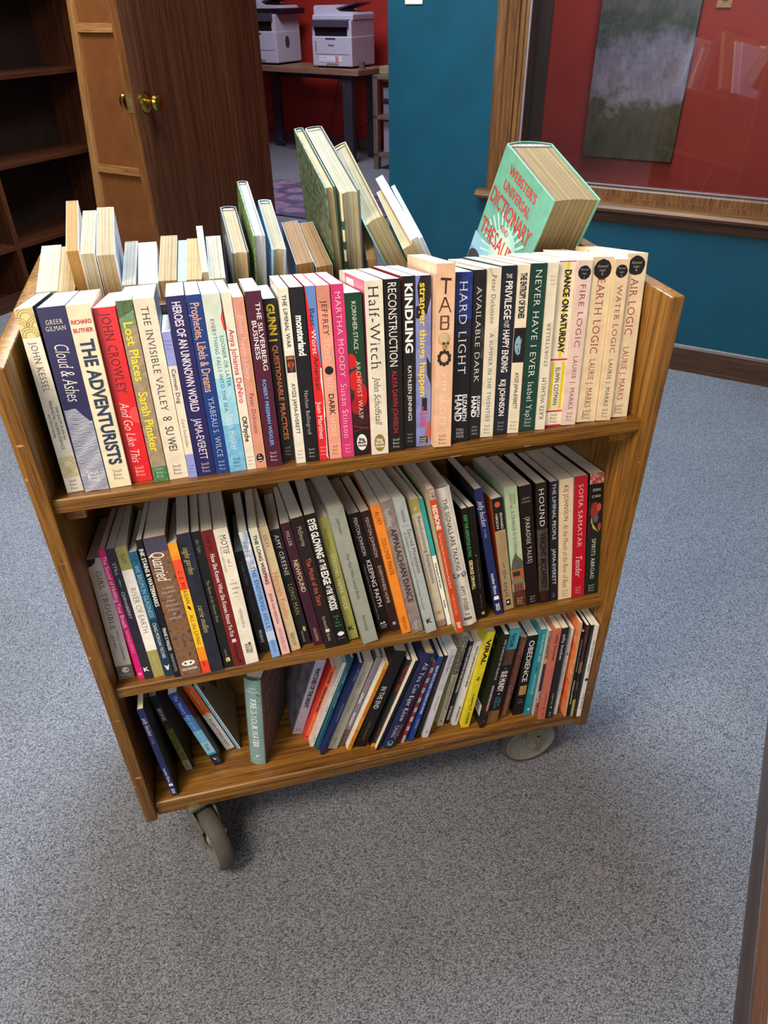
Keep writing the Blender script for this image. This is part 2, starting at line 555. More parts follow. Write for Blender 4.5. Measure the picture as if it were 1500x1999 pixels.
def glass_mat():
    m, nt, b = new_mat('window_glass')
    nt.nodes.remove(b)
    out = nt.nodes['Material Output']
    tr = N(nt, 'ShaderNodeBsdfTransparent'); tr.inputs[0].default_value = (0.96, 0.96, 0.96, 1)
    gl = N(nt, 'ShaderNodeBsdfGlossy'); gl.inputs['Roughness'].default_value = 0.01
    fr = N(nt, 'ShaderNodeFresnel'); fr.inputs[0].default_value = 1.52
    mx = N(nt, 'ShaderNodeMixShader')
    nt.links.new(fr.outputs[0], mx.inputs[0]); nt.links.new(tr.outputs[0], mx.inputs[1]); nt.links.new(gl.outputs[0], mx.inputs[2])
    nt.links.new(mx.outputs[0], out.inputs['Surface'])
    return m
bm = nb(); box(bm, -0.898, 1.9, 0.018, 0.023, 0.645, 2.06)
room_obj('window_2', bm, glass_mat())

# brown slab door, swung open towards the trolley
hinge = Vector((-2.160, 0.0))
fe = WR.inverted() @ (Vector((0.052, 2.37, 0)) - WO)
free = Vector((fe.x, fe.y))
dv = (free - hinge); DWID = dv.length; dv.normalize()
dang = math.atan2(dv.y, dv.x)
DM = ROOM @ Matrix.Translation((hinge.x, hinge.y, 0)) @ Matrix.Rotation(dang, 4, 'Z')
door = link('door_1', (lambda b: (box(b, 0.0, DWID - 0.004, -0.036, 0.0, 0.012, 2.03, bev=0.0015), b)[1])(nb()), walnut('Z', 0.36), None, 'structure')
door.matrix_world = DM
o = one_box('door_edge', (DWID - 0.004, DWID, -0.035, -0.001, 0.012, 2.03), wood('#4a2a10', '#7a4a1e', '#935f2c', axis='Z', rough=0.45), door)
bm = nb()
box(bm, DWID - 0.001, DWID + 0.0012, -0.030, -0.006, 0.885, 0.945)
box(bm, DWID + 0.0012, DWID + 0.009, -0.023, -0.013, 0.905, 0.925)
link('latch_plate', bm, paint('#b9a06a', 0.3, 0.05, 0.9), door)
BRASS = paint('#b08d3c', 0.2, 0.05, 1.0)
KP = [(0.0, 0.0), (0.034, 0.0), (0.034, 0.004), (0.026, 0.010), (0.013, 0.014), (0.011, 0.030), (0.016, 0.036), (0.027, 0.044), (0.029, 0.054), (0.024, 0.064), (0.012, 0.068), (0.0, 0.0685)]
for side in (0, 1):
    bm = nb()
    Mx = Matrix.Translation((DWID - 0.062, 0.0 if side else -0.036, 0.914)) @ Matrix.Rotation(-PI/2 if side else PI/2, 4, 'X')
    lathe(bm, KP, Mx, 32)
    smooth(link('door_knob', bm, BRASS, door))
# door jambs
bm = nb(); box(bm, -2.20, -2.165, 0.002, WT, 0, 2.06); box(bm, -2.20, -1.455, 0.002, WT, 2.035, 2.06)
room_obj('trim_7', bm, walnut('Z'))

# switch plate on the teal wall
sw = empty('light_switch', ROOM @ Matrix.Translation((-1.345, 0, 1.193)), 'ivory switch plate on the teal wall at the top edge of the picture', 'light switch')
one_box('cover_plate', (-0.036, 0.036, -0.006, 0, 0, 0.116), paint('#d8d2bd', 0.4), sw, 0.0025)
one_box('toggle', (-0.005, 0.005, -0.016, -0.006, 0.048, 0.068), paint('#e0dac6', 0.4), sw, 0.001)

# ---- office: painting, socket plate, grey block
pt = empty('painting', ROOM @ Matrix.Translation((-0.835, 1.60, 0.468)), 'abstract green and grey canvas hanging on the red wall behind the glass', 'painting')
m, nt, b = new_mat('abstract_paint')
tc = N(nt, 'ShaderNodeTexCoord'); sep = N(nt, 'ShaderNodeSeparateXYZ'); nt.links.new(tc.outputs['Object'], sep.inputs[0])
nz = noise(nt, coords(nt, (1.0, 1, 1.3)), 6, 8, 0.68)
ad = N(nt, 'ShaderNodeMath', operation='MULTIPLY_ADD'); nt.links.new(nz, ad.inputs[0]); ad.inputs[1].default_value = 0.55; nt.links.new(sep.outputs[2], ad.inputs[2])
c = ramp(nt, ad.outputs[0], [(0.36, '#4c4c36'), (0.52, '#55533a'), (0.60, '#8f8d99'), (0.76, '#84869a'), (0.90, '#3d5345'), (1.0, '#5f6462')])
nz2 = noise(nt, coords(nt, (2.2, 1, 1)), 11, 7, 0.72)
mx = N(nt, 'ShaderNodeMix', data_type='RGBA', blend_type='OVERLAY'); mx.inputs[0].default_value = 0.55
nt.links.new(c, mx.inputs[6]); nt.links.new(ramp(nt, nz2, [(0.35, '#3a3d38'), (0.65, '#b9b8c0')]), mx.inputs[7])
nt.links.new(mx.outputs[2], b.inputs['Base Color']); b.inputs['Roughness'].default_value = 0.55
one_box('canvas', (-0.243, 0.243, -0.036, -0.002, 0.0, 1.0), m, pt, 0.003)
so = empty('socket_plate', ROOM @ Matrix.Translation((-0.495, 1.60, 1.150)), 'small tan wall plate on the red wall right of the painting', 'wall plate')
one_box('cover_plate', (-0.035, 0.035, -0.006, -0.0002, 0, 0.115), paint('#9a7d55', 0.5), so, 0.002)
one_box('rocker', (-0.012, 0.012, -0.009, -0.006, 0.03, 0.085), paint('#8b7049', 0.5), so, 0.001)
sb = one_box('eraser_block', (-0.032, 0.032, -0.014, 0.014, 0, 0.020), paint('#77757c', 0.8), None, 0.003)
sb.matrix_world = ROOM @ Matrix.Translation((-0.545, 0.055, 0.6062)); tag(sb, 'grey block lying on the sill behind the glass', 'block')

# ---- room behind: rug, table, printers, shelf
rug = nb(); box(rug, -4.2, -2.35, 1.30, 2.25, 0.0002, 0.009)
m, nt, b = new_mat('rug_weave')
v = coords(nt)
vo = N(nt, 'ShaderNodeTexVoronoi'); vo.inputs['Scale'].default_value = 6; nt.links.new(v, vo.inputs['Vector'])
nz = noise(nt, v, 14, 5, 0.7)
c1 = ramp(nt, nz, [(0.32, '#171b36'), (0.47, '#5a5474'), (0.56, '#7a3440'), (0.66, '#8d88a4')])
c2 = ramp(nt, vo.outputs['Distance'], [(0.12, '#9c4a58'), (0.3, '#8e88a4'), (0.6, '#262b4a')])
mx = N(nt, 'ShaderNodeMix', data_type='RGBA'); mx.inputs[0].default_value = 0.45
nt.links.new(c1, mx.inputs[6]); nt.links.new(c2, mx.inputs[7]); nt.links.new(mx.outputs[2], b.inputs['Base Color']); b.inputs['Roughness'].default_value = 0.95
rg = link('rug', rug, m); rg.matrix_world = ROOM
tag(rg, 'patterned blue and red rug on the floor of the back room', 'rug')

TA = math.radians(-8)
TM = ROOM @ Matrix.Translation((-3.42, 3.06, 0)) @ Matrix.Rotation(TA, 4, 'Z')     # right front corner of the table
tb = empty('printer_table', TM, 'long wooden table with dark metal legs under two printers', 'table')
one_box('tabletop', (-1.95, 0.0, 0.0, 0.46, 0.672, 0.715), wood('#6b4f3e', '#8d6c55', '#a5836a', axis='X', rough=0.45), tb, 0.003)
LEG = paint('#2e2e38', 0.45)
for x0 in (-0.20, -1.37):
    for y0 in (0.03, 0.36):
        one_box('leg', (x0, x0 + 0.10, y0, y0 + 0.045, 0.0, 0.672), LEG, tb, 0.003)
one_box('apron', (-1.85, -0.12, 0.40, 0.42, 0.60, 0.672), LEG, tb)

PW = paint('#b2b1c0', 0.45, 0.02); PD = paint('#15151b', 0.35); PG = paint('#3c3c48', 0.45)
def printer(M, label, big):
    r = empty('printer', M, label, 'printer', 'printers on the table')
    W_, D_ = 0.40, 0.36
    bm = nb(); box(bm, 0, W_, 0, D_, 0.012, 0.225, bev=0.008)
    body = link('body', bm, PW, r)
    bm = nb()
    for x in (0.03, W_ - 0.06):
        for y in (0.03, D_ - 0.06): box(bm, x, x + 0.03, y, y + 0.03, 0, 0.013)
    link('foot', bm, PD, r)
    bm = nb(); box(bm, 0.02, W_ - 0.05, 0.02, D_, 0.225, 0.335, bev=0.004)
    link('output_bay', bm, PD, r)
    one_box('side_wall', (W_ - 0.05, W_ - 0.005, 0.01, D_, 0.222, 0.335), PW, r, 0.004)
    one_box('side_wall', (0.0, 0.022, 0.012, D_, 0.222, 0.335), PW, r, 0.004)
    bm = nb(); prism(bm, [(-0.01, 0.29), (-0.01, 0.335), (0.05, 0.345), (0.05, 0.30)], 'x', 0.015, W_ - 0.03)
    link('control_panel', bm, PG, r)
    bm = nb(); box(bm, -0.005, W_ + (0.06 if big else 0.0), 0.03, D_ + 0.01, 0.335, 0.372, bev=0.006)
    link('scanner_bed', bm, [PW if not big else PD], r)
    bm = nb(); prism(bm, [(0.0, 0.372), (0.0, 0.425), (0.015, 0.437), (0.17, 0.437), (0.235, 0.395), (W_ - 0.02, 0.39), (W_, 0.372)], 'y', 0.05, D_)
    link('document_feeder', bm, PW, r)
    bm = nb(); prism(bm, [(0.20, 0.415), (0.39, 0.455), (0.392, 0.447), (0.205, 0.404)], 'y', 0.08, D_ - 0.03)
    link('paper_tray', bm, PG, r)
    bm = nb(); box(bm, 0.03, W_ - 0.03, -0.0015, 0.002, 0.098, 0.1005); box(bm, 0.14, 0.24, -0.002, 0.002, 0.203, 0.214)
    link('tray_line', bm, PG, r)
    one_box('tray_grip', (0.14, 0.26, -0.002, 0.01, 0.016, 0.036), paint('#7d7768', 0.6), r)
    L = Letters(1.0, 1.0, lambda a, b_, l: (a, -0.0022 - l*1e-6, b_))
    L.text('brother', 0.165, 0.225, 0.165, 0.016, '#2a2a33', 'b')
    if not big:
        L.rect(0.07, 0.30, 0.045, 0.087, '#d5d3dc'); L.rect(0.235, 0.25, 0.045, 0.087, '#b85a48'); L.rect(0.255, 0.265, 0.045, 0.087, '#b85a48')
        L.text('color printing', 0.08, 0.15, 0.075, 0.007, '#444450', 'b'); L.text('please ask at the desk', 0.08, 0.21, 0.058, 0.007, '#444450', 's')
        for k in range(5): L.rect(0.035, 0.045, 0.115 + k*0.016, 0.124 + k*0.016, '#4a4a55')
    L.build('front_print', r)
    if big:
        bm = nb(); lathe(bm, [(0.0, 0.0), (0.03, 0.0), (0.03, 0.001), (0.0, 0.001)], Matrix.Translation((W_, 0.16, 0.15)) @ Matrix.Rotation(PI/2, 4, 'Y') @ Matrix.Diagonal((1.4, 1, 1, 1)), 24)
        link('side_vent', bm, PG, r)
    return r
printer(TM @ Matrix.Translation((-0.53, 0.05, 0.7155)) @ Matrix.Rotation(math.radians(6), 4, 'Z'), 'white printer with a label strip on its front, right end of the table', False)
printer(TM @ Matrix.Translation((-1.375, 0.04, 0.7155)) @ Matrix.Rotation(math.radians(6), 4, 'Z') @ Matrix.Diagonal((1.0, 1.0, 1.12, 1)), 'larger white printer with a black band, half hidden by the brown door', True)
# desk accessories
cup = nb(); lathe(cup, [(0.0, 0), (0.025, 0), (0.028, 0.05), (0.026, 0.05), (0.023, 0.004), (0, 0.004)], None, 24)
cp = link('cup', cup, paint('#5f4a4a', 0.5)); cp.matrix_world = TM @ Matrix.Translation((-0.05, 0.12, 0.7155)); tag(cp, 'small dull cup on the table beside the right printer', 'cup')

# pine shelf unit with storage boxes
SM = ROOM @ Matrix.Translation((-3.245, 2.99, 0)) @ Matrix.Rotation(math.radians(-5), 4, 'Z')
sh = empty('storage_shelf', SM, 'pale wooden shelf unit on legs at the edge of the teal wall', 'shelf unit')
PINE = wood('#57493c', '#6e5f50', '#837263', axis='Z', rough=0.55)
for x in (0.0, 0.56):
    for y in (0.0, 0.30):
        one_box('leg', (x, x + 0.045, y, y + 0.045, 0.0, 0.69), PINE, sh, 0.002)
for z in (0.10, 0.38, 0.665):
    one_box('shelf', (0.0, 0.605, 0.0, 0.345, z, z + 0.028), PINE, sh, 0.002)
def sbox(nm, dims, col, label, grp='storage boxes on the pale shelf', lid=None):
    r = empty(nm, SM @ Matrix.Translation((dims[0], dims[1], dims[2])), label, 'box', grp)
    w_, d_, h_ = dims[3:]
    one_box('bin', (0, w_, 0, d_, 0, h_), paint(col, 0.5), r, 0.006)
    if lid: one_box('lid', (-0.006, w_ + 0.006, -0.006, d_ + 0.006, h_, h_ + 0.03), paint(lid, 0.5), r, 0.004)
sbox('storage_box', (0.075, 0.04, 0.1285, 0.26, 0.25, 0.235), '#8d8792', 'pale file box on the lowest level of the wooden shelf unit')
sbox('storage_box', (0.075, 0.04, 0.4085, 0.30, 0.25, 0.085), '#77717a', 'clear bin with dark lid, lower of two on the middle shelf', lid='#1c1b22')
sbox('storage_box', (0.075, 0.04, 0.5245, 0.30, 0.25, 0.085), '#77717a', 'clear bin with dark lid, upper of two on the middle shelf', lid='#1c1b22')
tn = one_box('tan_box', (0, 0.10, 0, 0.10, 0, 0.055), paint('#8a7f5e', 0.6), None, 0.003); tn.matrix_world = SM @ Matrix.Translation((0.0, 0.10, 0.6935)); tag(tn, 'small tan box on top of the pale shelf unit', 'box')
# cables below the table
for k, (pts, lab) in enumerate([
    ([(-1.55, 0.44, 0.66), (-1.50, 0.40, 0.35), (-1.30, 0.36, 0.06), (-1.10, 0.30, 0.012), (-0.95, 0.33, 0.012)], 'pale cable drooping from the table to the floor at its left end'),
    ([(-0.55, 0.43, 0.66), (-0.62, 0.42, 0.40), (-0.70, 0.40, 0.15), (-0.85, 0.36, 0.012), (-1.05, 0.30, 0.012)], 'dark cable hanging straight down behind the middle of the table'),
    ([(0.30, 0.50, 0.64), (0.10, 0.46, 0.42), (-0.15, 0.46, 0.30), (-0.40, 0.45, 0.20), (-0.55, 0.44, 0.02)], 'dark cable slanting past the right table leg')]):
    bm = nb(); tube(bm, pts, 0.004)
    cb = link('cable', bm, paint('#4a4450' if k == 0 else '#1a161c', 0.5)); cb.matrix_world = TM
    tag(cb, lab, 'cable', 'cables under the printer table')

# ---- dark bookcase on the left, facing right
BZ = empty('bookcase', ROOM @ Matrix.Translation((-3.10, 0, 0)), 'tall dark brown empty bookcase at the left edge', 'bookcase')
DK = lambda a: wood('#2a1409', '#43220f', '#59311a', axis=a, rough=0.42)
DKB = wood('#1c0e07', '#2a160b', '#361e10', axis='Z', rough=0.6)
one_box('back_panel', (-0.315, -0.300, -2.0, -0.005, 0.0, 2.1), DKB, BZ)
for e0 in (-0.030, -0.672, -1.33, -1.99):
    one_box('upright', (-0.300, 0.0, e0, e0 + 0.024, 0.0, 2.1), DK('Z'), BZ, 0.001)
for z in (0.0, 0.258, 0.599, 0.940, 1.282, 1.64, 2.076):
    for e0, e1 in ((-0.648, -0.030), (-1.306, -0.672), (-1.966, -1.33)):
        one_box('shelf', (-0.299, -0.001, e0, e1, z, z + 0.020), DK('Y'), BZ, 0.002)
one_box('plinth', (-0.02, -0.005, -1.966, -0.030, 0.0, 0.07), DK('Y'), BZ)

# ---- framed hardboard panel leaning against the wall behind the door
lean = math.radians(6.05)
LP = empty('leaning_panel', ROOM @ Matrix.Translation((-3.055, -0.214, 0.0)) @ Matrix.Rotation(-lean, 4, 'X'), 'brown hardboard panel in a pale pine frame leaning behind the open door', 'panel')
PI2 = lambda a: wood('#a37442', '#bb8a54', '#cda06c', axis=a, rough=0.5)
one_box('board', (0.03, 0.60, 0.008, 0.013, 0.012, 1.78), mottled('#7a4a24', '#85532a', 9, 0.6), LP)
for x0 in (0.0, 0.572): one_box('stile', (x0, x0 + 0.038, -0.012, 0.008, 0.002, 1.80), PI2('Z'), LP, 0.001)
for z0 in (0.003, 0.525, 1.105, 1.76): one_box('batten', (0.038, 0.572, -0.008, 0.008, z0, z0 + 0.036), PI2('X'), LP, 0.001)

# ---- wood-fronted cabinet whose base shows at the bottom right corner
LB = empty('cabinet', ROOM @ Matrix.Translation((0.338, -1.40, 0)) @ Matrix.Rotation(math.radians(1.5), 4, 'Z'), 'brown wooden cabinet whose base runs along the right edge of the carpet', 'cabinet')
CB = wood('#74452a', '#98603a', '#b0764c', axis='Y', rough=0.45)
one_box('plinth', (0.0, 0.30, -1.6, 0.0, 0.0, 0.094), wood('#43322a', '#57443a', '#68544a', axis='Y', rough=0.45), LB, 0.001)
one_box('lower_rail', (0.004, 0.30, -1.6, 0.0, 0.094, 0.176), CB, LB, 0.0015)
one_box('side_panel', (0.008, 0.30, -1.6, 0.0, 0.179, 0.50), wood('#6b4526', '#8c6138', '#a3764a', axis='Y', rough=0.45), LB, 0.002)
one_box('top', (0.0, 0.31, -1.61, 0.01, 0.50, 0.525), CB, LB, 0.002)

# ---------------------------------------------------------------- the book trolley
S = 0.825
CW = 0.7425; PT = 0.0187; CD = 0.4148; ZT = 0.9301
Z1, Z2, Z3 = 0.76387, 0.44525, 0.16971
TH = 0.0195
cart = empty('book_trolley', None, 'oak library book trolley with three shelves on grey rubber wheels', 'book cart')
for sx in (-1, 1):
    bm = nb()
    x0, x1 = (-PT, 0.0) if sx < 0 else (CW, CW + PT)
    box(bm, x0, x1, 0.0, CD, 0.1365, ZT, bev=0.0022, seg=3)
    nick = [(0.842, 0.010, 0.004), (0.80, 0.004, 0.006), (0.68, 0.012, 0.0015), (0.52, 0.004, 0.008), (0.39, 0.014, 0.0015), (0.255, 0.012, 0.006), (0.235, 0.004, 0.005)] if sx < 0 else [(0.228, 0.012, 0.002), (0.62, 0.005, 0.002), (0.70, 0.004, 0.003)]
    for z, wd, hh in nick:
        xx = x0 + random.choice((0.0012, 0.003, PT - wd - 0.002))
        n_ = 7
        pts = []
        for k in range(n_):
            a = 2*PI*k/n_
            pts.append((xx + wd/2 + wd/2*math.cos(a)*random.uniform(.6, 1), z + hh/2*math.sin(a)*random.uniform(.6, 1)))
        bm.faces.new([bm.verts.new((x, -0.0002, z_)) for x, z_ in pts]).material_index = 1      # worn pale nicks
    smooth(link('end_panel', bm, [oak('Z'), paint('#b98a55', 0.6)], cart), 50)
TV = math.tan(math.radians(11.6)); CY = CD / 2; DV_ = (CY - 0.0078) * TV
def shelf(z, y0, thick, lip=False, vee=False):
    bm = nb()
    if lip:
        box(bm, 0.0002, CW - 0.0002, y0, CD - y0, z - 0.013, z, bev=0.0035, seg=3)
        box(bm, 0.0002, CW - 0.0002, y0 + 0.0035, CD - y0 - 0.0035, z - 0.0357, z - 0.0125, bev=0.001)
    elif vee:      # two boards sloping down to the centre
        b_ = 0.0015
        pts = [(y0, z - thick + b_), (y0, z - b_), (y0 + b_, z), (CY, z - DV_), (CD - y0 - b_, z), (CD - y0, z - b_), (CD - y0, z - thick + b_), (CD - y0 - b_, z - thick), (CY, z - thick - DV_), (y0 + b_, z - thick)]
        prism(bm, pts, 'x', 0.0002, CW - 0.0002)
    else:
        box(bm, 0.0002, CW - 0.0002, y0, CD - y0, z - thick, z, bev=0.0014)
    for k in range(16 if lip else 4):     # worn pale scratches on the front edge
        xx = random.uniform(0.30, 0.70) if lip else random.uniform(0.1, 0.6)
        L_ = random.uniform(0.004, 0.02); zz = random.uniform(0.1602, 0.1655) if lip else z - thick + 0.002; yy = y0 - 0.0003
        bm.faces.new([bm.verts.new(p) for p in ((xx, yy, zz), (xx + L_, yy, zz + 0.0003), (xx + L_*0.9, yy, zz + 0.0015), (xx + L_*.15, yy, zz + 0.0012))]).material_index = 1
    return smooth(link('shelf', bm, [oak('X'), paint('#9c8a72', 0.6)], cart), 40)
s1 = shelf(Z1, 0.0078, TH, vee=True); s2 = shelf(Z2, 0.0076, TH, vee=True); s3 = shelf(Z3, 0.0080, 0.02, True)
for x0 in (0.0003, CW - 0.0253):      # cleats under the shelf ends
    for y0, y1 in ((0.035, 0.190), (CD - 0.190, CD - 0.035)):
      for zz in (Z1, Z2):
        bm = nb()
        f = lambda y: zz - TH - (min(y, CD - y) - 0.0078) * TV - 0.0005
        prism(bm, [(y0, f(y0)), (y1, f(y1)), (y1, f(y1) - 0.021), (y0, f(y0) - 0.021)], 'x', x0, x0 + 0.025)
        link('cleat', bm, oak('Y'), cart)
one_box('divider', (0.0003, CW - 0.0003, CY - 0.0150, CY + 0.0150, Z1 - DV_ + 0.004, Z1 + 0.150), oak('X'), cart, 0.001)
one_box('divider', (0.0003, CW - 0.0003, CY - 0.005, CY + 0.005, Z2 - DV_ + 0.003, Z1 - TH - DV_ - 0.001), oak('X'), cart, 0.001)
one_box('divider', (0.0003, CW - 0.0003, CY - 0.005, CY + 0.005, Z3 + 0.0002, Z2 - TH - DV_ - 0.001), oak('X'), cart, 0.001)
# casters
RUB = paint('#47443f', 0.7, 0.08); HUB = paint('#76726b', 0.5, 0.05); FORK = paint('#7f806f', 0.42, 0.12, 0.5, 150); STEEL = paint('#c8c2ad', 0.3, 0.05, 0.9)
def caster(cx, cy, swivel, off=0.034):
    r = 0.0590
    M = Matrix.Translation((cx, cy, 0.0)) @ Matrix.Rotation(swivel, 4, 'Z')
    root = empty('caster', M); root.parent = cart
    hw = 0.0135
    Mw = Matrix.Translation((0, 0, r)) @ Matrix.Rotation(PI/2, 4, 'X')
    bm = nb()   # tyre, axis local y
    prof = [(0.0495, -hw), (0.054, -hw), (0.0575, -hw*0.7), (0.059, -hw*0.3), (0.059, hw*0.3), (0.0575, hw*0.7), (0.054, hw), (0.0495, hw)]
    lathe(bm, prof, Mw, 48, closed=True)
    tyre = smooth(link('tyre', bm, RUB, root))
    bm = nb()
    hp = [(0.0, -hw*1.0), (0.012, -hw*1.0), (0.014, -hw*0.55), (0.040, -hw*0.75), (0.0475, -hw*1.05), (0.0497, -hw*1.0), (0.0497, hw*1.0), (0.0475, hw*1.05), (0.040, hw*0.75), (0.014, hw*0.55), (0.012, hw), (0.0, hw)]
    lathe(bm, hp, Mw, 48)
    smooth(link('wheel_hub', bm, HUB, root))
    for sy in (-1, 1):
        y0 = sy * (hw + 0.0048)
        bm = nb()
        prism(bm, [(-0.010, r - 0.009), (0.010, r - 0.009), (0.014, r), (off + 0.030, 0.118), (off - 0.026, 0.118), (-0.014, r + 0.004)], 'y', y0 - 0.0012, y0 + 0.0012)
        fk = link('fork_plate', bm, FORK, root)
        bm = nb(); lathe(bm, [(0.0, 0.0), (0.0085, 0.0), (0.0085, 0.005), (0.0, 0.006)], Matrix.Translation((0, y0, r)) @ Matrix.Rotation(PI/2 * (1 if sy < 0 else -1), 4, 'X'), 6)
        link('axle_nut', bm, STEEL, root)
        bm = nb(); lathe(bm, [(0.0, 0.0), (0.003, 0.0), (0.003, 0.0006), (0.0, 0.0008)], Matrix.Translation((0.010, y0 + sy*0.0012, r + 0.022)) @ Matrix.Rotation(PI/2 * (1 if sy < 0 else -1), 4, 'X'), 10)
        link('hole', bm, paint('#15130f', 0.6), root)
    bm = nb(); box(bm, off - 0.004, off + 0.026, -hw - 0.005, hw + 0.005, 0.1165, 0.1195)
    lathe(bm, [(0.016, 0.1196), (0.018, 0.1235), (0.016, 0.127)], Matrix.Translation((off + 0.006, 0, 0)), 28)
    box(bm, off - 0.020, off + 0.036, -0.022, 0.022, 0.127, 0.1338)
    link('swivel_head', bm, FORK, root)
caster(0.678, 0.0545, math.radians(2), 0.010)
caster(0.0765, 0.000, math.radians(114))
caster(0.678, 0.345, math.radians(20))
caster(0.080, 0.345, math.radians(160))

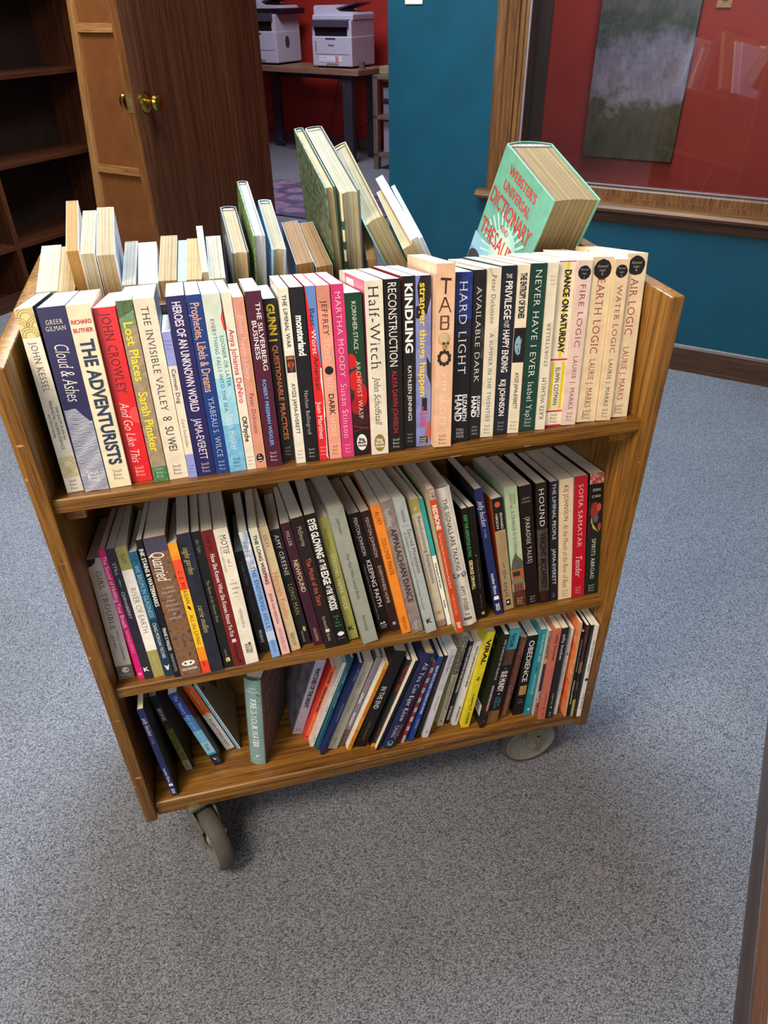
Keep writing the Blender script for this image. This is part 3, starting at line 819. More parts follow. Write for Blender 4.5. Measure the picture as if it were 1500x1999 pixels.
# ---------------------------------------------------------------- books
GEO = {
    'kessel': (1, 0.0238, 0.026, 0.00045, 0.0182, 0.2091, -1.59, 1.5),
    'cloud': (1, 0.0483, 0.0214, 0.00038, 0.0284, 0.2085, -0.71, 1.5),
    'adventurists': (1, 0.0748, 0.0223, 0.00035, 0.024, 0.2082, -0.71, 1.5),
    'crowley': (1, 0.0988, 0.0304, 0.00034, 0.0236, 0.202, -0.7, -1.5),
    'lostplaces': (1, 0.1213, 0.0214, 0.00029, 0.0169, 0.2082, -0.61, 0.55),
    'invisible': (1, 0.1416, 0.0231, 0.00031, 0.0223, 0.2083, -0.56, 1.5),
    'carmen': (1, 0.1582, 0.02, 0.00023, 0.0096, 0.1715, -0.38, 1.5),
    'heroes': (1, 0.1744, 0.0205, 0.00029, 0.0209, 0.2081, -0.5, 1.5),
    'prophecies': (1, 0.1935, 0.0208, 0.00026, 0.0161, 0.2077, -0.46, 1.5),
    'sooner': (1, 0.2116, 0.0206, 0.00026, 0.0196, 0.207, -0.34, 1.5),
    'okpsyche': (1, 0.2276, 0.0204, 0.00022, 0.0106, 0.2068, -0.22, 1.5),
    'emma': (1, 0.2394, 0.0204, 0.00021, 0.0121, 0.201, -0.13, -0.23),
    'silverberg': (1, 0.2555, 0.0185, 0.00022, 0.0183, 0.2061, 0.11, -0.36),
    'gunn': (1, 0.2745, 0.0329, 0.00022, 0.0147, 0.1946, -0.16, -1.5),
    'liminalwar': (1, 0.2877, 0.0183, 0.00024, 0.0112, 0.2064, 0.43, -1.5),
    'monsterland': (1, 0.3017, 0.0181, 0.00029, 0.0159, 0.206, 0.66, -1.5),
    'bestworst': (1, 0.3163, 0.0192, 0.00029, 0.0118, 0.2058, 0.85, -1.5),
    'ford': (1, 0.3307, 0.0171, 0.0003, 0.0148, 0.2055, 0.78, -1.5),
    'moody': (1, 0.3463, 0.0165, 0.00032, 0.0147, 0.2056, 0.97, -1.5),
    'wasp': (1, 0.3644, 0.0166, 0.00034, 0.02, 0.1945, 0.82, 1.5),
    'halfwitch': (1, 0.3853, 0.0108, 0.00047, 0.0213, 0.2063, 1.44, 1.07),
    'reconstruction': (1, 0.4069, 0.014, 0.0005, 0.0195, 0.2057, 1.78, 1.5),
    'kindling': (1, 0.4258, 0.0177, 0.00048, 0.0151, 0.2068, 2.16, 1.5),
    'stranger': (1, 0.4431, 0.0178, 0.00058, 0.0186, 0.2059, 2.33, 1.5),
    'taboo': (1, 0.4638, 0.005, 0.00077, 0.0221, 0.2182, 2.96, -1.5),
    'hardlight': (1, 0.4903, 0.0152, 0.0007, 0.0222, 0.2059, 2.57, -1.5),
    'availabledark': (1, 0.5108, 0.0179, 0.00058, 0.0158, 0.2064, 2.76, 1.5),
    'dickinson': (1, 0.5277, 0.0186, 0.00068, 0.0174, 0.207, 3.15, 0.87),
    'privilege': (1, 0.547, 0.0204, 0.00074, 0.0194, 0.2077, 3.2, 0.03),
    'entropy': (1, 0.5644, 0.0199, 0.00065, 0.0149, 0.2075, 3.45, -1.32),
    'neverhave': (1, 0.5845, 0.0206, 0.00083, 0.0215, 0.2071, 3.37, 1.5),
    'storyteller': (1, 0.6018, 0.0183, 0.00056, 0.0124, 0.207, 3.34, -1.5),
    'dance': (1, 0.6216, 0.0231, 0.00093, 0.0227, 0.2066, 3.69, 1.5),
    'fire': (1, 0.6429, 0.0208, 0.00084, 0.0195, 0.2059, 3.78, -1.5),
    'earth': (1, 0.6687, 0.0231, 0.0011, 0.0282, 0.2073, 3.66, -0.04),
    'water': (1, 0.6934, 0.0195, 0.00077, 0.0189, 0.2033, 3.43, -1.5),
    'air': (1, 0.7162, 0.0243, 0.001, 0.0276, 0.2077, 3.31, -1.5),
    'girl': (2, 0.0141, 0.0286, 0.00036, 0.0216, 0.1929, -0.84, -1.5),
    'sound': (2, 0.0348, 0.0211, 0.00042, 0.0084, 0.2074, -3.04, -1.2),
    'chinaberry': (2, 0.0457, 0.0176, 0.00053, 0.0122, 0.208, -3.11, -1.5),
    'river': (2, 0.0596, 0.0182, 0.0006, 0.0144, 0.2087, -3.19, 1.22),
    'gladness': (2, 0.0742, 0.0146, 0.00056, 0.0113, 0.2003, -3.62, -1.5),
    'ink': (2, 0.0855, 0.0084, 0.00043, 0.0082, 0.2188, -3.23, -1.5),
    'quarried': (2, 0.1044, 0.0069, 0.00094, 0.0281, 0.22, -3.01, -0.46),
    'morgan': (2, 0.1255, 0.0062, 0.00053, 0.0115, 0.2082, -3.28, -1.5),
    'nightgarden': (2, 0.1405, 0.0056, 0.00065, 0.0175, 0.2196, -2.96, 1.5),
    'taylor': (2, 0.1576, 0.0093, 0.00057, 0.0123, 0.2182, -3.46, 1.09),
    'howshe': (2, 0.1723, 0.0084, 0.00068, 0.016, 0.2178, -3.46, 1.5),
    'motif': (2, 0.1903, 0.0085, 0.00078, 0.0186, 0.2176, -3.57, 1.5),
    'shelter': (2, 0.2101, 0.0298, 0.00074, 0.0128, 0.1691, -4.86, -1.5),
    'hills': (2, 0.225, 0.0122, 0.00076, 0.0116, 0.2069, -5.54, 0.37),
    'weeping': (2, 0.2397, 0.0149, 0.0008, 0.0119, 0.2083, -5.8, -1.5),
    'hannah': (2, 0.2552, 0.0199, 0.00097, 0.0135, 0.2063, -6.52, 1.5),
    'greene': (2, 0.2716, 0.0293, 0.00112, 0.015, 0.1944, -7.04, -1.5),
    'newfound': (2, 0.2893, 0.0227, 0.00111, 0.0139, 0.2049, -7.54, -1.5),
    'motel': (2, 0.3067, 0.0098, 0.0014, 0.0182, 0.217, -7.57, 1.5),
    'eyes': (2, 0.3241, 0.0109, 0.00121, 0.0158, 0.218, -7.35, -1.5),
    'scissors': (2, 0.3421, 0.0208, 0.00122, 0.0148, 0.2064, -7.88, 1.5),
    'birds': (2, 0.3643, 0.0033, 0.0019, 0.0225, 0.2259, -8.71, 1.5),
    'keeping': (2, 0.3911, 0.0225, 0.00157, 0.0169, 0.2049, -9.35, 1.19),
    'everywhere': (2, 0.4073, 0.0225, 0.00131, 0.0137, 0.2059, -9.31, 0.76),
    'alvey': (2, 0.4214, 0.0103, 0.0013, 0.0138, 0.218, -9.19, -1.5),
    'appalachian': (2, 0.4378, 0.0069, 0.00159, 0.0171, 0.2232, -9.34, -0.19),
    'sacred': (2, 0.4576, 0.0012, 0.00161, 0.0163, 0.2263, -9.99, 1.5),
    'revolution': (2, 0.4766, 0.0108, 0.00141, 0.0147, 0.2187, -9.47, 1.5),
    'tealwhite': (2, 0.489, 0.0114, 0.00074, 0.0064, 0.2175, -9.76, 0.18),
    'redbone': (2, 0.4974, -0.0142, 0.00098, 0.01, 0.2409, -8.99, -1.5),
    'signals': (2, 0.5175, -0.0013, 0.00209, 0.0233, 0.2327, -9.33, -1.5),
    'orwell': (2, 0.5345, 0.0125, 0.00068, 0.0098, 0.19, -5.6, 0.47),
    'blackthin': (2, 0.5447, 0.0129, 0.00067, 0.01, 0.1907, -5.43, 1.5),
    'jelly': (2, 0.5702, 0.0136, 0.0011, 0.0121, 0.2172, -8.59, -1.5),
    'hirsch': (2, 0.5897, 0.0217, 0.0011, 0.0164, 0.1938, -6.29, 1.5),
    'olondria': (2, 0.6097, 0.0232, 0.00113, 0.02, 0.2071, -5.34, -0.49),
    'paradise': (2, 0.6309, 0.0237, 0.00105, 0.0199, 0.2051, -4.92, -0.18),
    'hound': (2, 0.65, 0.0229, 0.00068, 0.0168, 0.2056, -3.25, -1.5),
    'liminalp': (2, 0.6667, 0.0237, 0.00043, 0.0128, 0.2043, -2.06, -1.5),
    'mouth': (2, 0.6849, 0.023, 0.00054, 0.0222, 0.206, -1.76, -1.5),
    'tender': (2, 0.7078, 0.0238, 0.00045, 0.0211, 0.2064, -1.35, -0.77),
    'cho': (2, 0.7304, 0.0235, 0.00031, 0.0226, 0.207, -0.54, -1.5),
    'jelly3': (3, 0.0336, 0.0151, 0.00045, 0.0093, 0.2183, -3.11, 0),
    'brink': (3, 0.0577, 0.0591, 0.00091, 0.0114, 0.1927, -7.11, 0),
    'watery': (3, 0.1064, 0.0563, 0.00175, 0.0142, 0.1962, -12.57, 0),
    'orangewhite': (3, 0.1279, 0.0831, 0.00207, 0.0148, 0.177, -14.65, 0),
    'bluewhite': (3, 0.1422, 0.0796, 0.00089, 0.0054, 0.1811, -14.84, 0),
    'firewater': (3, 0.1699, 0.0406, 0.00121, 0.0287, 0.2103, 4.05, -23.0),
    'watches': (3, 0.2436, 0.0842, 0.0028, 0.0174, 0.18, 17.43, 0),
    'counter': (3, 0.2565, 0.0694, 0.00146, 0.0076, 0.1746, 19.37, 0),
    'white9': (3, 0.2641, 0.0524, 0.00119, 0.006, 0.2023, 19.27, 0),
    'teal10': (3, 0.2728, 0.0451, 0.00103, 0.0052, 0.218, 18.6, 0),
    'dblue11': (3, 0.2789, 0.0316, 0.0012, 0.0059, 0.2186, 19.97, 0),
    'succinct': (3, 0.2978, 0.0386, 0.00293, 0.0164, 0.2089, 19.46, 0),
    'striped': (3, 0.313, 0.041, 0.0018, 0.0095, 0.2127, 19.7, 0),
    'orange14': (3, 0.3247, 0.0295, 0.00132, 0.0066, 0.2075, 19.72, 0),
    'intheend': (3, 0.3446, 0.0302, 0.00356, 0.0209, 0.2263, 18.76, 0),
    'redtext': (3, 0.3647, 0.0255, 0.0014, 0.0077, 0.2087, 18.14, 0),
    'white17': (3, 0.3722, 0.0179, 0.00098, 0.0049, 0.2129, 18.78, 0),
    'allyou': (3, 0.391, 0.0134, 0.00366, 0.0219, 0.2234, 18.45, 0),
    'flag': (3, 0.4178, 0.0215, 0.00095, 0.0055, 0.193, 16.01, 0),
    'blue20': (3, 0.4325, 0.0209, 0.00128, 0.0089, 0.2025, 14.0, 0),
    'dark21': (3, 0.4452, 0.0236, 0.00099, 0.0068, 0.199, 13.34, 0),
    'lavender': (3, 0.4589, 0.0216, 0.00127, 0.0103, 0.2117, 12.02, 0),
    'olive': (3, 0.4759, 0.0388, 0.00069, 0.0046, 0.1939, 12.26, 0),
    'photo': (3, 0.4916, 0.0388, 0.00114, 0.0108, 0.2145, 10.03, 0),
    'black25': (3, 0.5041, 0.041, 0.0009, 0.0078, 0.199, 10.45, 0),
    'white26': (3, 0.517, 0.0338, 0.00094, 0.0092, 0.2031, 9.31, 0),
    'viral': (3, 0.5333, 0.0246, 0.00118, 0.0139, 0.2298, 8.11, 0),
    'shroud': (3, 0.562, 0.0164, 0.00074, 0.0087, 0.2247, 7.1, 0),
    'mundy': (3, 0.5811, 0.0209, 0.00127, 0.0202, 0.2282, 6.09, 0),
    'clementine': (3, 0.607, 0.0288, 0.00079, 0.0118, 0.1962, 5.74, 0),
    'obedience': (3, 0.6345, 0.0279, 0.00058, 0.0191, 0.1965, 2.28, 0),
    'walking': (3, 0.651, 0.0237, 0.00038, 0.0108, 0.2107, 1.91, 0),
    'hair': (3, 0.6619, 0.0158, 0.00025, 0.0048, 0.2125, 1.13, 0),
    'salmon': (3, 0.672, 0.0077, 0.00026, 0.011, 0.2241, 0.58, 0),
    'jblack': (3, 0.6855, 0.0066, 0.00021, 0.0118, 0.2233, 0.13, 0),
    'white36': (3, 0.6996, 0.0118, 0.00023, 0.0058, 0.2138, 0.64, 0),
    'orange37': (3, 0.7147, 0.0032, 0.00023, 0.0037, 0.2315, -0.94, 0),
    'black38': (3, 0.7202, 0.0028, 0.00023, 0.0046, 0.2107, -0.84, 0),
    'multi39': (3, 0.726, 0.0008, 0.00025, 0.0056, 0.226, -0.97, 0),
    'green40': (3, 0.7323, 0.0001, 0.00023, 0.0066, 0.2245, -0.5, 0),
    'white41': (3, 0.7386, -0.0024, 0.00023, 0.0069, 0.2252, -0.48, 0),
    'white42': (3, 0.7393, -0.0029, 0.00024, 0.0054, 0.2124, -0.85, 0),
}
BACK = {
    'b1': ((0.0027, 0.2609, 0.7351), (1.0, 0.0083, 0.0018), (-0.0085, 0.9781, 0.2079), (0.0, -0.2079, 0.9781), 0.0245, 0.1196, 0.2034),
    'b2': ((0.0266, 0.2606, 0.735), (0.9999, 0.0142, 0.003), (-0.0145, 0.978, 0.2079), (0.0, -0.2079, 0.9781), 0.0209, 0.1169, 0.2019),
    'b3': ((0.0426, 0.2702, 0.7375), (0.9988, 0.0459, -0.017), (-0.0413, 0.9771, 0.2088), (0.0262, -0.2078, 0.9778), 0.0149, 0.139, 0.2479),
    'b4': ((0.0581, 0.2693, 0.7373), (0.9997, 0.007, -0.0253), (-0.0016, 0.9781, 0.208), (0.0262, -0.2078, 0.9778), 0.0165, 0.1171, 0.2437),
    'b5': ((0.0763, 0.2686, 0.7373), (0.9996, 0.0185, -0.0228), (-0.0133, 0.978, 0.2082), (0.0262, -0.2078, 0.9778), 0.0213, 0.1313, 0.2404),
    'b6': ((0.1044, 0.2609, 0.7351), (0.9991, -0.0404, -0.0086), (0.0413, 0.9773, 0.2077), (0.0, -0.2079, 0.9781), 0.0165, 0.1147, 0.2032),
    'b7': ((0.1242, 0.2607, 0.7351), (0.9999, -0.0163, -0.0035), (0.0167, 0.978, 0.2079), (0.0, -0.2079, 0.9781), 0.0241, 0.11, 0.2024),
    'b8': ((0.1492, 0.2611, 0.7351), (0.9982, -0.0593, -0.0126), (0.0606, 0.9763, 0.2075), (0.0, -0.2079, 0.9781), 0.0222, 0.1206, 0.2045),
    'b9': ((0.1725, 0.2606, 0.735), (0.998, -0.0625, -0.0133), (0.0639, 0.9761, 0.2075), (0.0, -0.2079, 0.9781), 0.0108, 0.11, 0.2017),
    'b10': ((0.1836, 0.2608, 0.7351), (0.9977, -0.0666, -0.0142), (0.0681, 0.9759, 0.2074), (0.0, -0.2079, 0.9781), 0.0194, 0.11, 0.2029),
    'b11': ((0.2043, 0.2624, 0.7354), (0.9999, -0.0122, -0.0026), (0.0124, 0.9781, 0.2079), (0.0, -0.2079, 0.9781), 0.0084, 0.1274, 0.2107),
    'b12': ((0.2128, 0.2606, 0.735), (0.9995, -0.0317, -0.0067), (0.0324, 0.9776, 0.2078), (0.0, -0.2079, 0.9781), 0.02, 0.1153, 0.2017),
    'b13': ((0.2363, 0.2665, 0.7371), (0.9992, 0.0275, -0.0298), (-0.0207, 0.9778, 0.2086), (0.0349, -0.2078, 0.9776), 0.0227, 0.1348, 0.2302),
    'b14': ((0.2646, 0.2704, 0.7377), (0.999, 0.0283, -0.0332), (-0.0207, 0.9778, 0.2086), (0.0384, -0.2078, 0.9774), 0.0155, 0.1671, 0.249),
    'b15': ((0.2837, 0.2666, 0.7373), (0.9986, 0.0115, -0.0511), (-0.0006, 0.9781, 0.2079), (0.0523, -0.2076, 0.9768), 0.0189, 0.1474, 0.2308),
    'b16': ((0.3404, 0.2623, 0.7355), (0.9974, 0.002, 0.0717), (-0.0169, 0.9783, 0.2067), (-0.0698, -0.2074, 0.9758), 0.0228, 0.1208, 0.2104),
    'b17': ((0.3657, 0.2611, 0.7355), (0.9968, 0.0232, 0.0762), (-0.0384, 0.978, 0.2051), (-0.0698, -0.2074, 0.9758), 0.0225, 0.1263, 0.2046),
    'b18': ((0.3965, 0.2806, 0.74), (0.9951, 0.0157, 0.0972), (-0.0354, 0.9782, 0.2046), (-0.0918, -0.207, 0.974), 0.0136, 0.2041, 0.2992),
    'b19': ((0.41, 0.2792, 0.7395), (0.9966, 0.0168, 0.0801), (-0.033, 0.9781, 0.2054), (-0.0749, -0.2073, 0.9754), 0.0257, 0.2243, 0.2921),
    'b20': ((0.5484, 0.2709, 0.7372), (0.8888, -0.1007, 0.4471), (0.0049, 0.9776, 0.2104), (-0.4582, -0.1848, 0.8694), 0.0274, 0.2474, 0.2831),
    'b22': ((0.4423, 0.262, 0.7353), (0.987, -0.142, 0.0759), (0.1225, 0.968, 0.2189), (-0.1045, -0.2068, 0.9728), 0.0132, 0.11, 0.2095),
    'b23': ((0.5729, 0.264, 0.7357), (0.9043, -0.1164, 0.4106), (0.0258, 0.9752, 0.2197), (-0.426, -0.1881, 0.8849), 0.0199, 0.1703, 0.2412),
    'b24': ((0.5988, 0.266, 0.7365), (0.8875, -0.0924, 0.4514), (-0.0031, 0.9785, 0.2063), (-0.4608, -0.1845, 0.8681), 0.0117, 0.1979, 0.2567),
    'b25': ((0.6105, 0.2664, 0.7362), (0.8895, -0.1098, 0.4436), (0.0135, 0.9766, 0.2147), (-0.4568, -0.1849, 0.8701), 0.0055, 0.1607, 0.2582),
    'b26': ((0.6352, 0.2764, 0.7709), (0.9813, 0.1763, -0.0778), (-0.1367, 0.9216, 0.3633), (0.1358, -0.3459, 0.9284), 0.0775, 0.144, 0.25),
}
ZS = {1: Z1, 2: Z2, 3: Z3}
GRP = {1: 'paperbacks in the front row of the top shelf', 2: 'books on the middle shelf', 3: 'books on the bottom shelf'}
SB = {}
def sbp(col, u=0.945, w_=0.42, lines=('Small', 'Beer', 'Press')):
    return [('H', s, u + (i - 1) * 0.022, 0.145, w_, col, 'S') for i, s in enumerate(lines)]
def book_shell(root, t, h, d, cov, lc, rc, pages, hard, flip=False, pg_stripe=0.06):
    """paper block and cover. local: x across the spine, y from spine to fore-edge, z up"""
    sg = -1 if flip else 1
    F = (lambda y: y) if not flip else (lambda y: d - y)
    mats = []
    def mi(c):
        m = c if not isinstance(c, str) else paint(c, 0.38 if not hard else 0.42, 0.05)
        if m not in mats: mats.append(m)
        return mats.index(m)
    bm = nb()
    i0 = mi(cov); i1 = mi(lc or cov); i2 = mi(rc or cov)
    x0, x1 = -t/2, t/2
    if not hard:
        c = min(0.0006, t * 0.08)
        for xa, xb, k in ((x0, x0 + c, i1), (x1 - c, x1, i2)):
            ya, yb = sorted((F(0.0006), F(d)))
            box(bm, xa, xb, ya, yb, 0, h, mi=k)
        ya, yb = sorted((F(0.0), F(0.0008)))
        box(bm, x0, x1, ya, yb, 0, h, mi=i0)
        link('cover', bm, mats, root)
        bm = nb()
        ya, yb = sorted((F(0.0008), F(d - 0.0008)))
        box(bm, x0 + c, x1 - c, ya, yb, 0.0003, h - 0.0004)
        link('pages', bm, paper(pages, pg_stripe), root)
    else:
        b = 0.0026; ov = 0.003
        for xa, xb, k in ((x0, x0 + b, i1), (x1 - b, x1, i2)):
            ya, yb = sorted((F(0.003), F(d)))
            box(bm, xa, xb, ya, yb, 0, h, mi=k, bev=0.0007, seg=1)
        n_ = 10; bul = min(0.006, t * 0.16)
        out = []; inn = []
        for k in range(n_ + 1):
            v = k / n_; x = x0 + t * v
            y = 0.004 - bul - 0.0 + bul * (2*v - 1) ** 2 + 0.0
            out.append((x, F(y))); inn.append((x0 + b*0.6 + (t - 1.2*b) * v, F(y + 0.0016)))
        prism(bm, out + inn[::-1], 'z', 0, h, mi=i0)
        link('cover', bm, mats, root)
        bm = nb()
        cc = 0.004 if t > 0.012 else 0.0015
        P = []
        for k in range(n_ + 1):
            v = k / n_; P.append((x0 + b + (t - 2*b) * v, F(0.006 - bul*0.5 + bul*0.5*(2*v-1)**2)))
        for k in range(n_, -1, -1):
            v = k / n_; P.append((x0 + b + (t - 2*b) * v, F(d - ov - cc + cc * (2*v - 1) ** 2)))
        prism(bm, P, 'z', ov, h - ov)
        pg = link('pages', bm, paper(pages, pg_stripe), root)
        bm = nb()
        ya, yb = sorted((F(0.0045 - bul*0.4), F(0.0085)))
        box(bm, x0 + b + 0.0008, x1 - b - 0.0008, ya, yb, h - ov - 0.0008, h - ov + 0.0012)
        link('headband', bm, mottled('#2a2a26', '#d8d2c0', 900, 0.8), pg)
    return root
def spine3(t, h, hard):
    bul = min(0.006, t * 0.16) if hard else 0.0
    def f(a, b, lay):
        y = (0.004 - bul + bul * (2*b - 1) ** 2) if hard else 0.0
        return ((b - 0.5) * t, y - 0.00006 - 0.000006 * lay, h * (1 - a))
    return f
def B(key, label, cov, items=(), d=0.142, pages='#f4f0e4', lc=None, rc=None, hard=False, cat='book', sc=None, rcv=None):
    row, x, y, dz, t, h, lean_, yaw_ = GEO[key]
    tip = math.radians(11.6) if row < 3 else 0.0       # the upper shelves slope down to the middle
    zb = ZS[row] - ((y - 0.0078) * TV if row < 3 else 0.0) + 0.0003
    M = Matrix.Translation((x, y, zb)) @ Matrix.Rotation(-tip, 4, 'X') @ Matrix.Translation((0, 0, dz)) @ Matrix.Rotation(math.radians(yaw_), 4, 'Z') @ Matrix.Rotation(math.radians(lean_), 4, 'Y')
    r = empty('hardcover_book' if hard else 'paperback_book', M, label, cat, GRP[row])
    book_shell(r, t, h, d, cov, lc, rc, pages, hard)
    def lo(i):      # where an item starts along the spine
        return min(q[0] for q in i[1]) if i[0] == 'P' else i[2] if i[0] in 'TUH' else i[1]
    low = [i for i in items if lo(i) >= 0.872]
    for nm, its in (('spine_print', [i for i in items if lo(i) < 0.872]), ('publisher_mark', low)):
        L = Letters(h, t, spine3(t, h, hard)); L.n = 20 if nm == 'publisher_mark' else 0
        L.items(its)
        L.build(nm, r)
    for side, its in ((-1, sc), (1, rcv)):
        if its:
            L = Letters(h, d, (lambda a, b, lay, s_=side: (s_ * (t/2 + 0.00008 + 0.000006*lay), (b if s_ > 0 else 1 - b) * d, h * (1 - a))))
            L.items(its); L.build('cover_print', r)
    return r
WH = '#efeae0'; BK_ = '#1b1918'

# top shelf, front row -------------------------------------------------------
B('kessel', 'white paperback with gold fan bands top and bottom, leftmost in the top row', '#e6ddc8', [
    ('R', 0, .15, 0, 1, '#dccb8c'), ('F', 0, .15, '#dccb8c', '#a89350'), ('T', 'JOHN KESSEL', .17, .43, .5, .36, '#5b564c', 'S'),
    ('T', 'THE BAUM PLAN for', .51, .70, .76, .17, '#4a463e', 's'), ('T', 'FINANCIAL INDEPENDENCE', .48, .75, .50, .17, '#4a463e', 's'), ('T', 'and Other Stories', .55, .68, .25, .14, '#4a463e', 's'),
    ('R', .79, .915, 0, 1, '#e0d4a8'), ('F', .79, .915, '#e0d4a8', '#b8a66a')] + sbp('#4a463e', .955), lc='#20302c', rc='#20302c')
B('cloud', 'navy paperback with white wavy lines over its lower half, second in the top row', '#231d4c', [
    ('H', 'GREER', .075, .17, .6, WH, 'S'), ('H', 'GILMAN', .107, .17, .7, WH, 'S'), ('T', 'Cloud & Ashes', .19, .49, .52, .5, WH, 'i'),
    ('R', .53, 1, 0, 1, '#232150'), ('W', .53, 1.0, '#dfe2ec', 62)] + sbp('#f5f5f8', .915))
B('adventurists', 'cream paperback with very large bold slate lettering, third in the top row', '#e3d8b6', [
    ('H', 'RICHARD', .085, .18, .86, '#c93a55', 'b'), ('H', 'BUTNER', .128, .18, .84, '#c93a55', 'b'),
    ('T', 'THE ADVENTURISTS', .175, .865, .52, .55, '#27344f', 'k')] + sbp('#7a5a3a', .925))
B('crowley', 'bright red paperback with dark and white lettering, fourth in the top row', '#d3171a', [
    ('O', .60, 1.0, .42, .42, '#e2463c'), ('T', 'JOHN CROWLEY', .03, .47, .5, .4, '#2a0a0c', 'S'), ('T', 'And Go Like This', .52, .88, .45, .42, '#f3dcd6', 'i')] + sbp('#f3dcd6', .935))
B('lostplaces', 'mossy green and tan paperback with yellow lettering between the red and ivory ones', mottled('#8f7a60', '#a89678', 120), [
    ('P', [(0, 0), (0, 1), (.05, 1), (.09, 0)], mottled('#38532c', '#577243', 300)), ('P', [(.05, 1), (.12, 1), (.16, 0), (.09, 0)], mottled('#5d7a4e', '#7f9870', 300)),
    ('R', .91, 1, 0, 1, mottled('#36653f', '#56895a', 250)), ('T', 'Lost Places', .11, .42, .5, .55, '#efd728', 'b'), ('T', 'Sarah Pinsker', .48, .82, .5, .55, '#efd728', 'b')] + sbp('#e8eada', .945))
B('invisible', 'ivory paperback with slim dark serif capitals, next to a gap in the top row', '#e0d5bc', [
    ('T', 'THE INVISIBLE VALLEY', .04, .6, .47, .34, '#36332e', 'S'), ('O', .645, .4, .11, .11, '#36332e'), ('O', .645, .62, .11, .11, '#36332e'), ('O', .645, .4, .06, .06, '#e0d5bc'), ('O', .645, .62, .06, .06, '#e0d5bc'),
    ('T', 'SU WEI', .69, .83, .5, .4, '#36332e', 's')] + sbp('#36332e', .945), rc='#8f95a6')
B('carmen', 'short thin paperback with lavender ends and ivory middle, lowest in the top row', '#e6dbc4', [
    ('R', 0, .22, 0, 1, '#8f98d3'), ('R', .83, 1, 0, 1, '#8f98d3'), ('H', 'Peapod', .055, .2, .75, '#5a62a0', 'S'), ('H', 'Classics', .082, .2, .75, '#5a62a0', 'S'), ('H', 'No. 1', .109, .2, .5, '#5a62a0', 'S'),
    ('T', 'Carmen Dog', .24, .47, .5, .45, '#2e2b28', 's'), ('T', 'Carol Emshwiller', .58, .78, .5, .34, '#55504a', 'S')] + sbp('#5a62a0', .935, .6))
B('heroes', 'dark indigo paperback with condensed pale capitals, just right of the short lavender one', '#231d56', [
    ('T', 'HEROES OF AN UNKNOWN WORLD', .03, .62, .5, .42, '#e6d9e8', 'b'), ('T', 'JAMA-EVERETT', .66, .9, .5, .42, '#e6d9e8', 's')] + sbp('#e6d9e8', .95))
B('prophecies', 'royal blue paperback with peach lettering above pale blue capitals', '#17397e', [
    ('T', 'Prophecies, Libels & Dreams', .04, .52, .5, .58, '#efb08e', 'B'), ('T', 'YSABEAU S. WILCE', .55, .9, .5, .4, '#c5d5e8', 'S')] + sbp('#dfe6f0', .95))
B('sooner', 'pale mint to sky blue paperback with a red fleck near its top', '#cfd9c9', [
    ('R', .2, .45, 0, 1, mottled('#bfdcd6', '#cfe4da', 90)), ('R', .45, .72, 0, 1, mottled('#8cc8de', '#a8d8e4', 90)), ('R', .72, 1, 0, 1, mottled('#5fa9d4', '#85c0dc', 120)),
    ('P', [(.08, 1), (.13, .86), (.19, .92), (.2, 1)], '#d8402f'), ('T', 'SOONER OR LATER', .22, .5, .74, .2, '#3c5a66', 'S'), ('T', 'EVERYTHING FALLS INTO THE SEA', .13, .64, .36, .2, '#3c5a66', 'S'),
    ('T', 'Sarah Pinsker', .66, .87, .5, .42, '#eef5f5', 'S')] + sbp('#33566a', .945))
B('okpsyche', 'thin cream paperback with magenta lettering, beside the mint and blue one', '#eadfc9', [
    ('P', [(.04, 0), (.19, 0), (.19, .1)], '#d65a4a'), ('T', 'Anya Johanna DeNiro', .19, .6, .5, .55, '#c72359', 's'), ('T', 'OKPsyche', .68, .83, .5, .5, '#23201f', 'b')] + sbp('#4a4540', .945, .6))
B('emma', 'dusty salmon paperback with a black oval at its foot and yellow edge', '#d6937e', [
    ('R', 0, 1, .94, 1, '#e3c65a'), ('T', "Emma Tupper's Diary", .1, .46, .5, .42, '#f2dccd', 'i'), ('T', 'Peter Dickinson', .54, .78, .5, .4, '#5a2b28', 'S'), ('O', .935, .48, .46, .36, BK_), ('T', '-11', .915, .955, .48, .36, WH, 'b')], rc='#e3c65a')
B('silverberg', 'burgundy paperback with two lines of white slab lettering and blue below', '#4f122c', [
    ('T', 'THE SILVERBERG', .06, .43, .70, .27, '#efe7e4', 'B'), ('T', 'BUSINESS', .155, .365, .34, .27, '#efe7e4', 'B'), ('T', 'ROBERT FREEMAN WEXLER', .48, .87, .5, .22, '#6fa5e2', 'b')] + sbp('#e8dede', .935))
B('gunn', 'black paperback with yellow and orange capitals, pushed back from its neighbours', '#191611', [
    ('T', 'GUNN', .03, .21, .5, .55, '#f2cf12', 'k'), ('T', '|', .235, .245, .5, .5, '#f2cf12', 's'), ('T', 'QUESTIONABLE PRACTICES', .27, .86, .5, .38, '#ea8347', 'b')] + sbp('#d8d0c0', .935))
B('liminalwar', 'thin off-white paperback with a raised fist emblem halfway down', '#e5dfcd', [
    ('T', 'THE LIMINAL WAR', .035, .32, .5, .4, '#24211e', 's'), ('R', .365, .46, .05, .95, '#2a1712'), ('O', .415, .5, .36, .32, '#c45a36'), ('P', [(.395, .3), (.395, .72), (.43, .7), (.455, .6), (.455, .42), (.43, .34)], '#7d2f1f'),
    ('P', [(.37, .2), (.385, .1), (.385, .9), (.37, .8)], '#c45a36'), ('T', 'AYIZE JAMA-EVERETT', .52, .82, .5, .38, '#24211e', 's')] + sbp('#4a4540', .945, .6), lc='#d8cfc0', rc='#c9a58a')
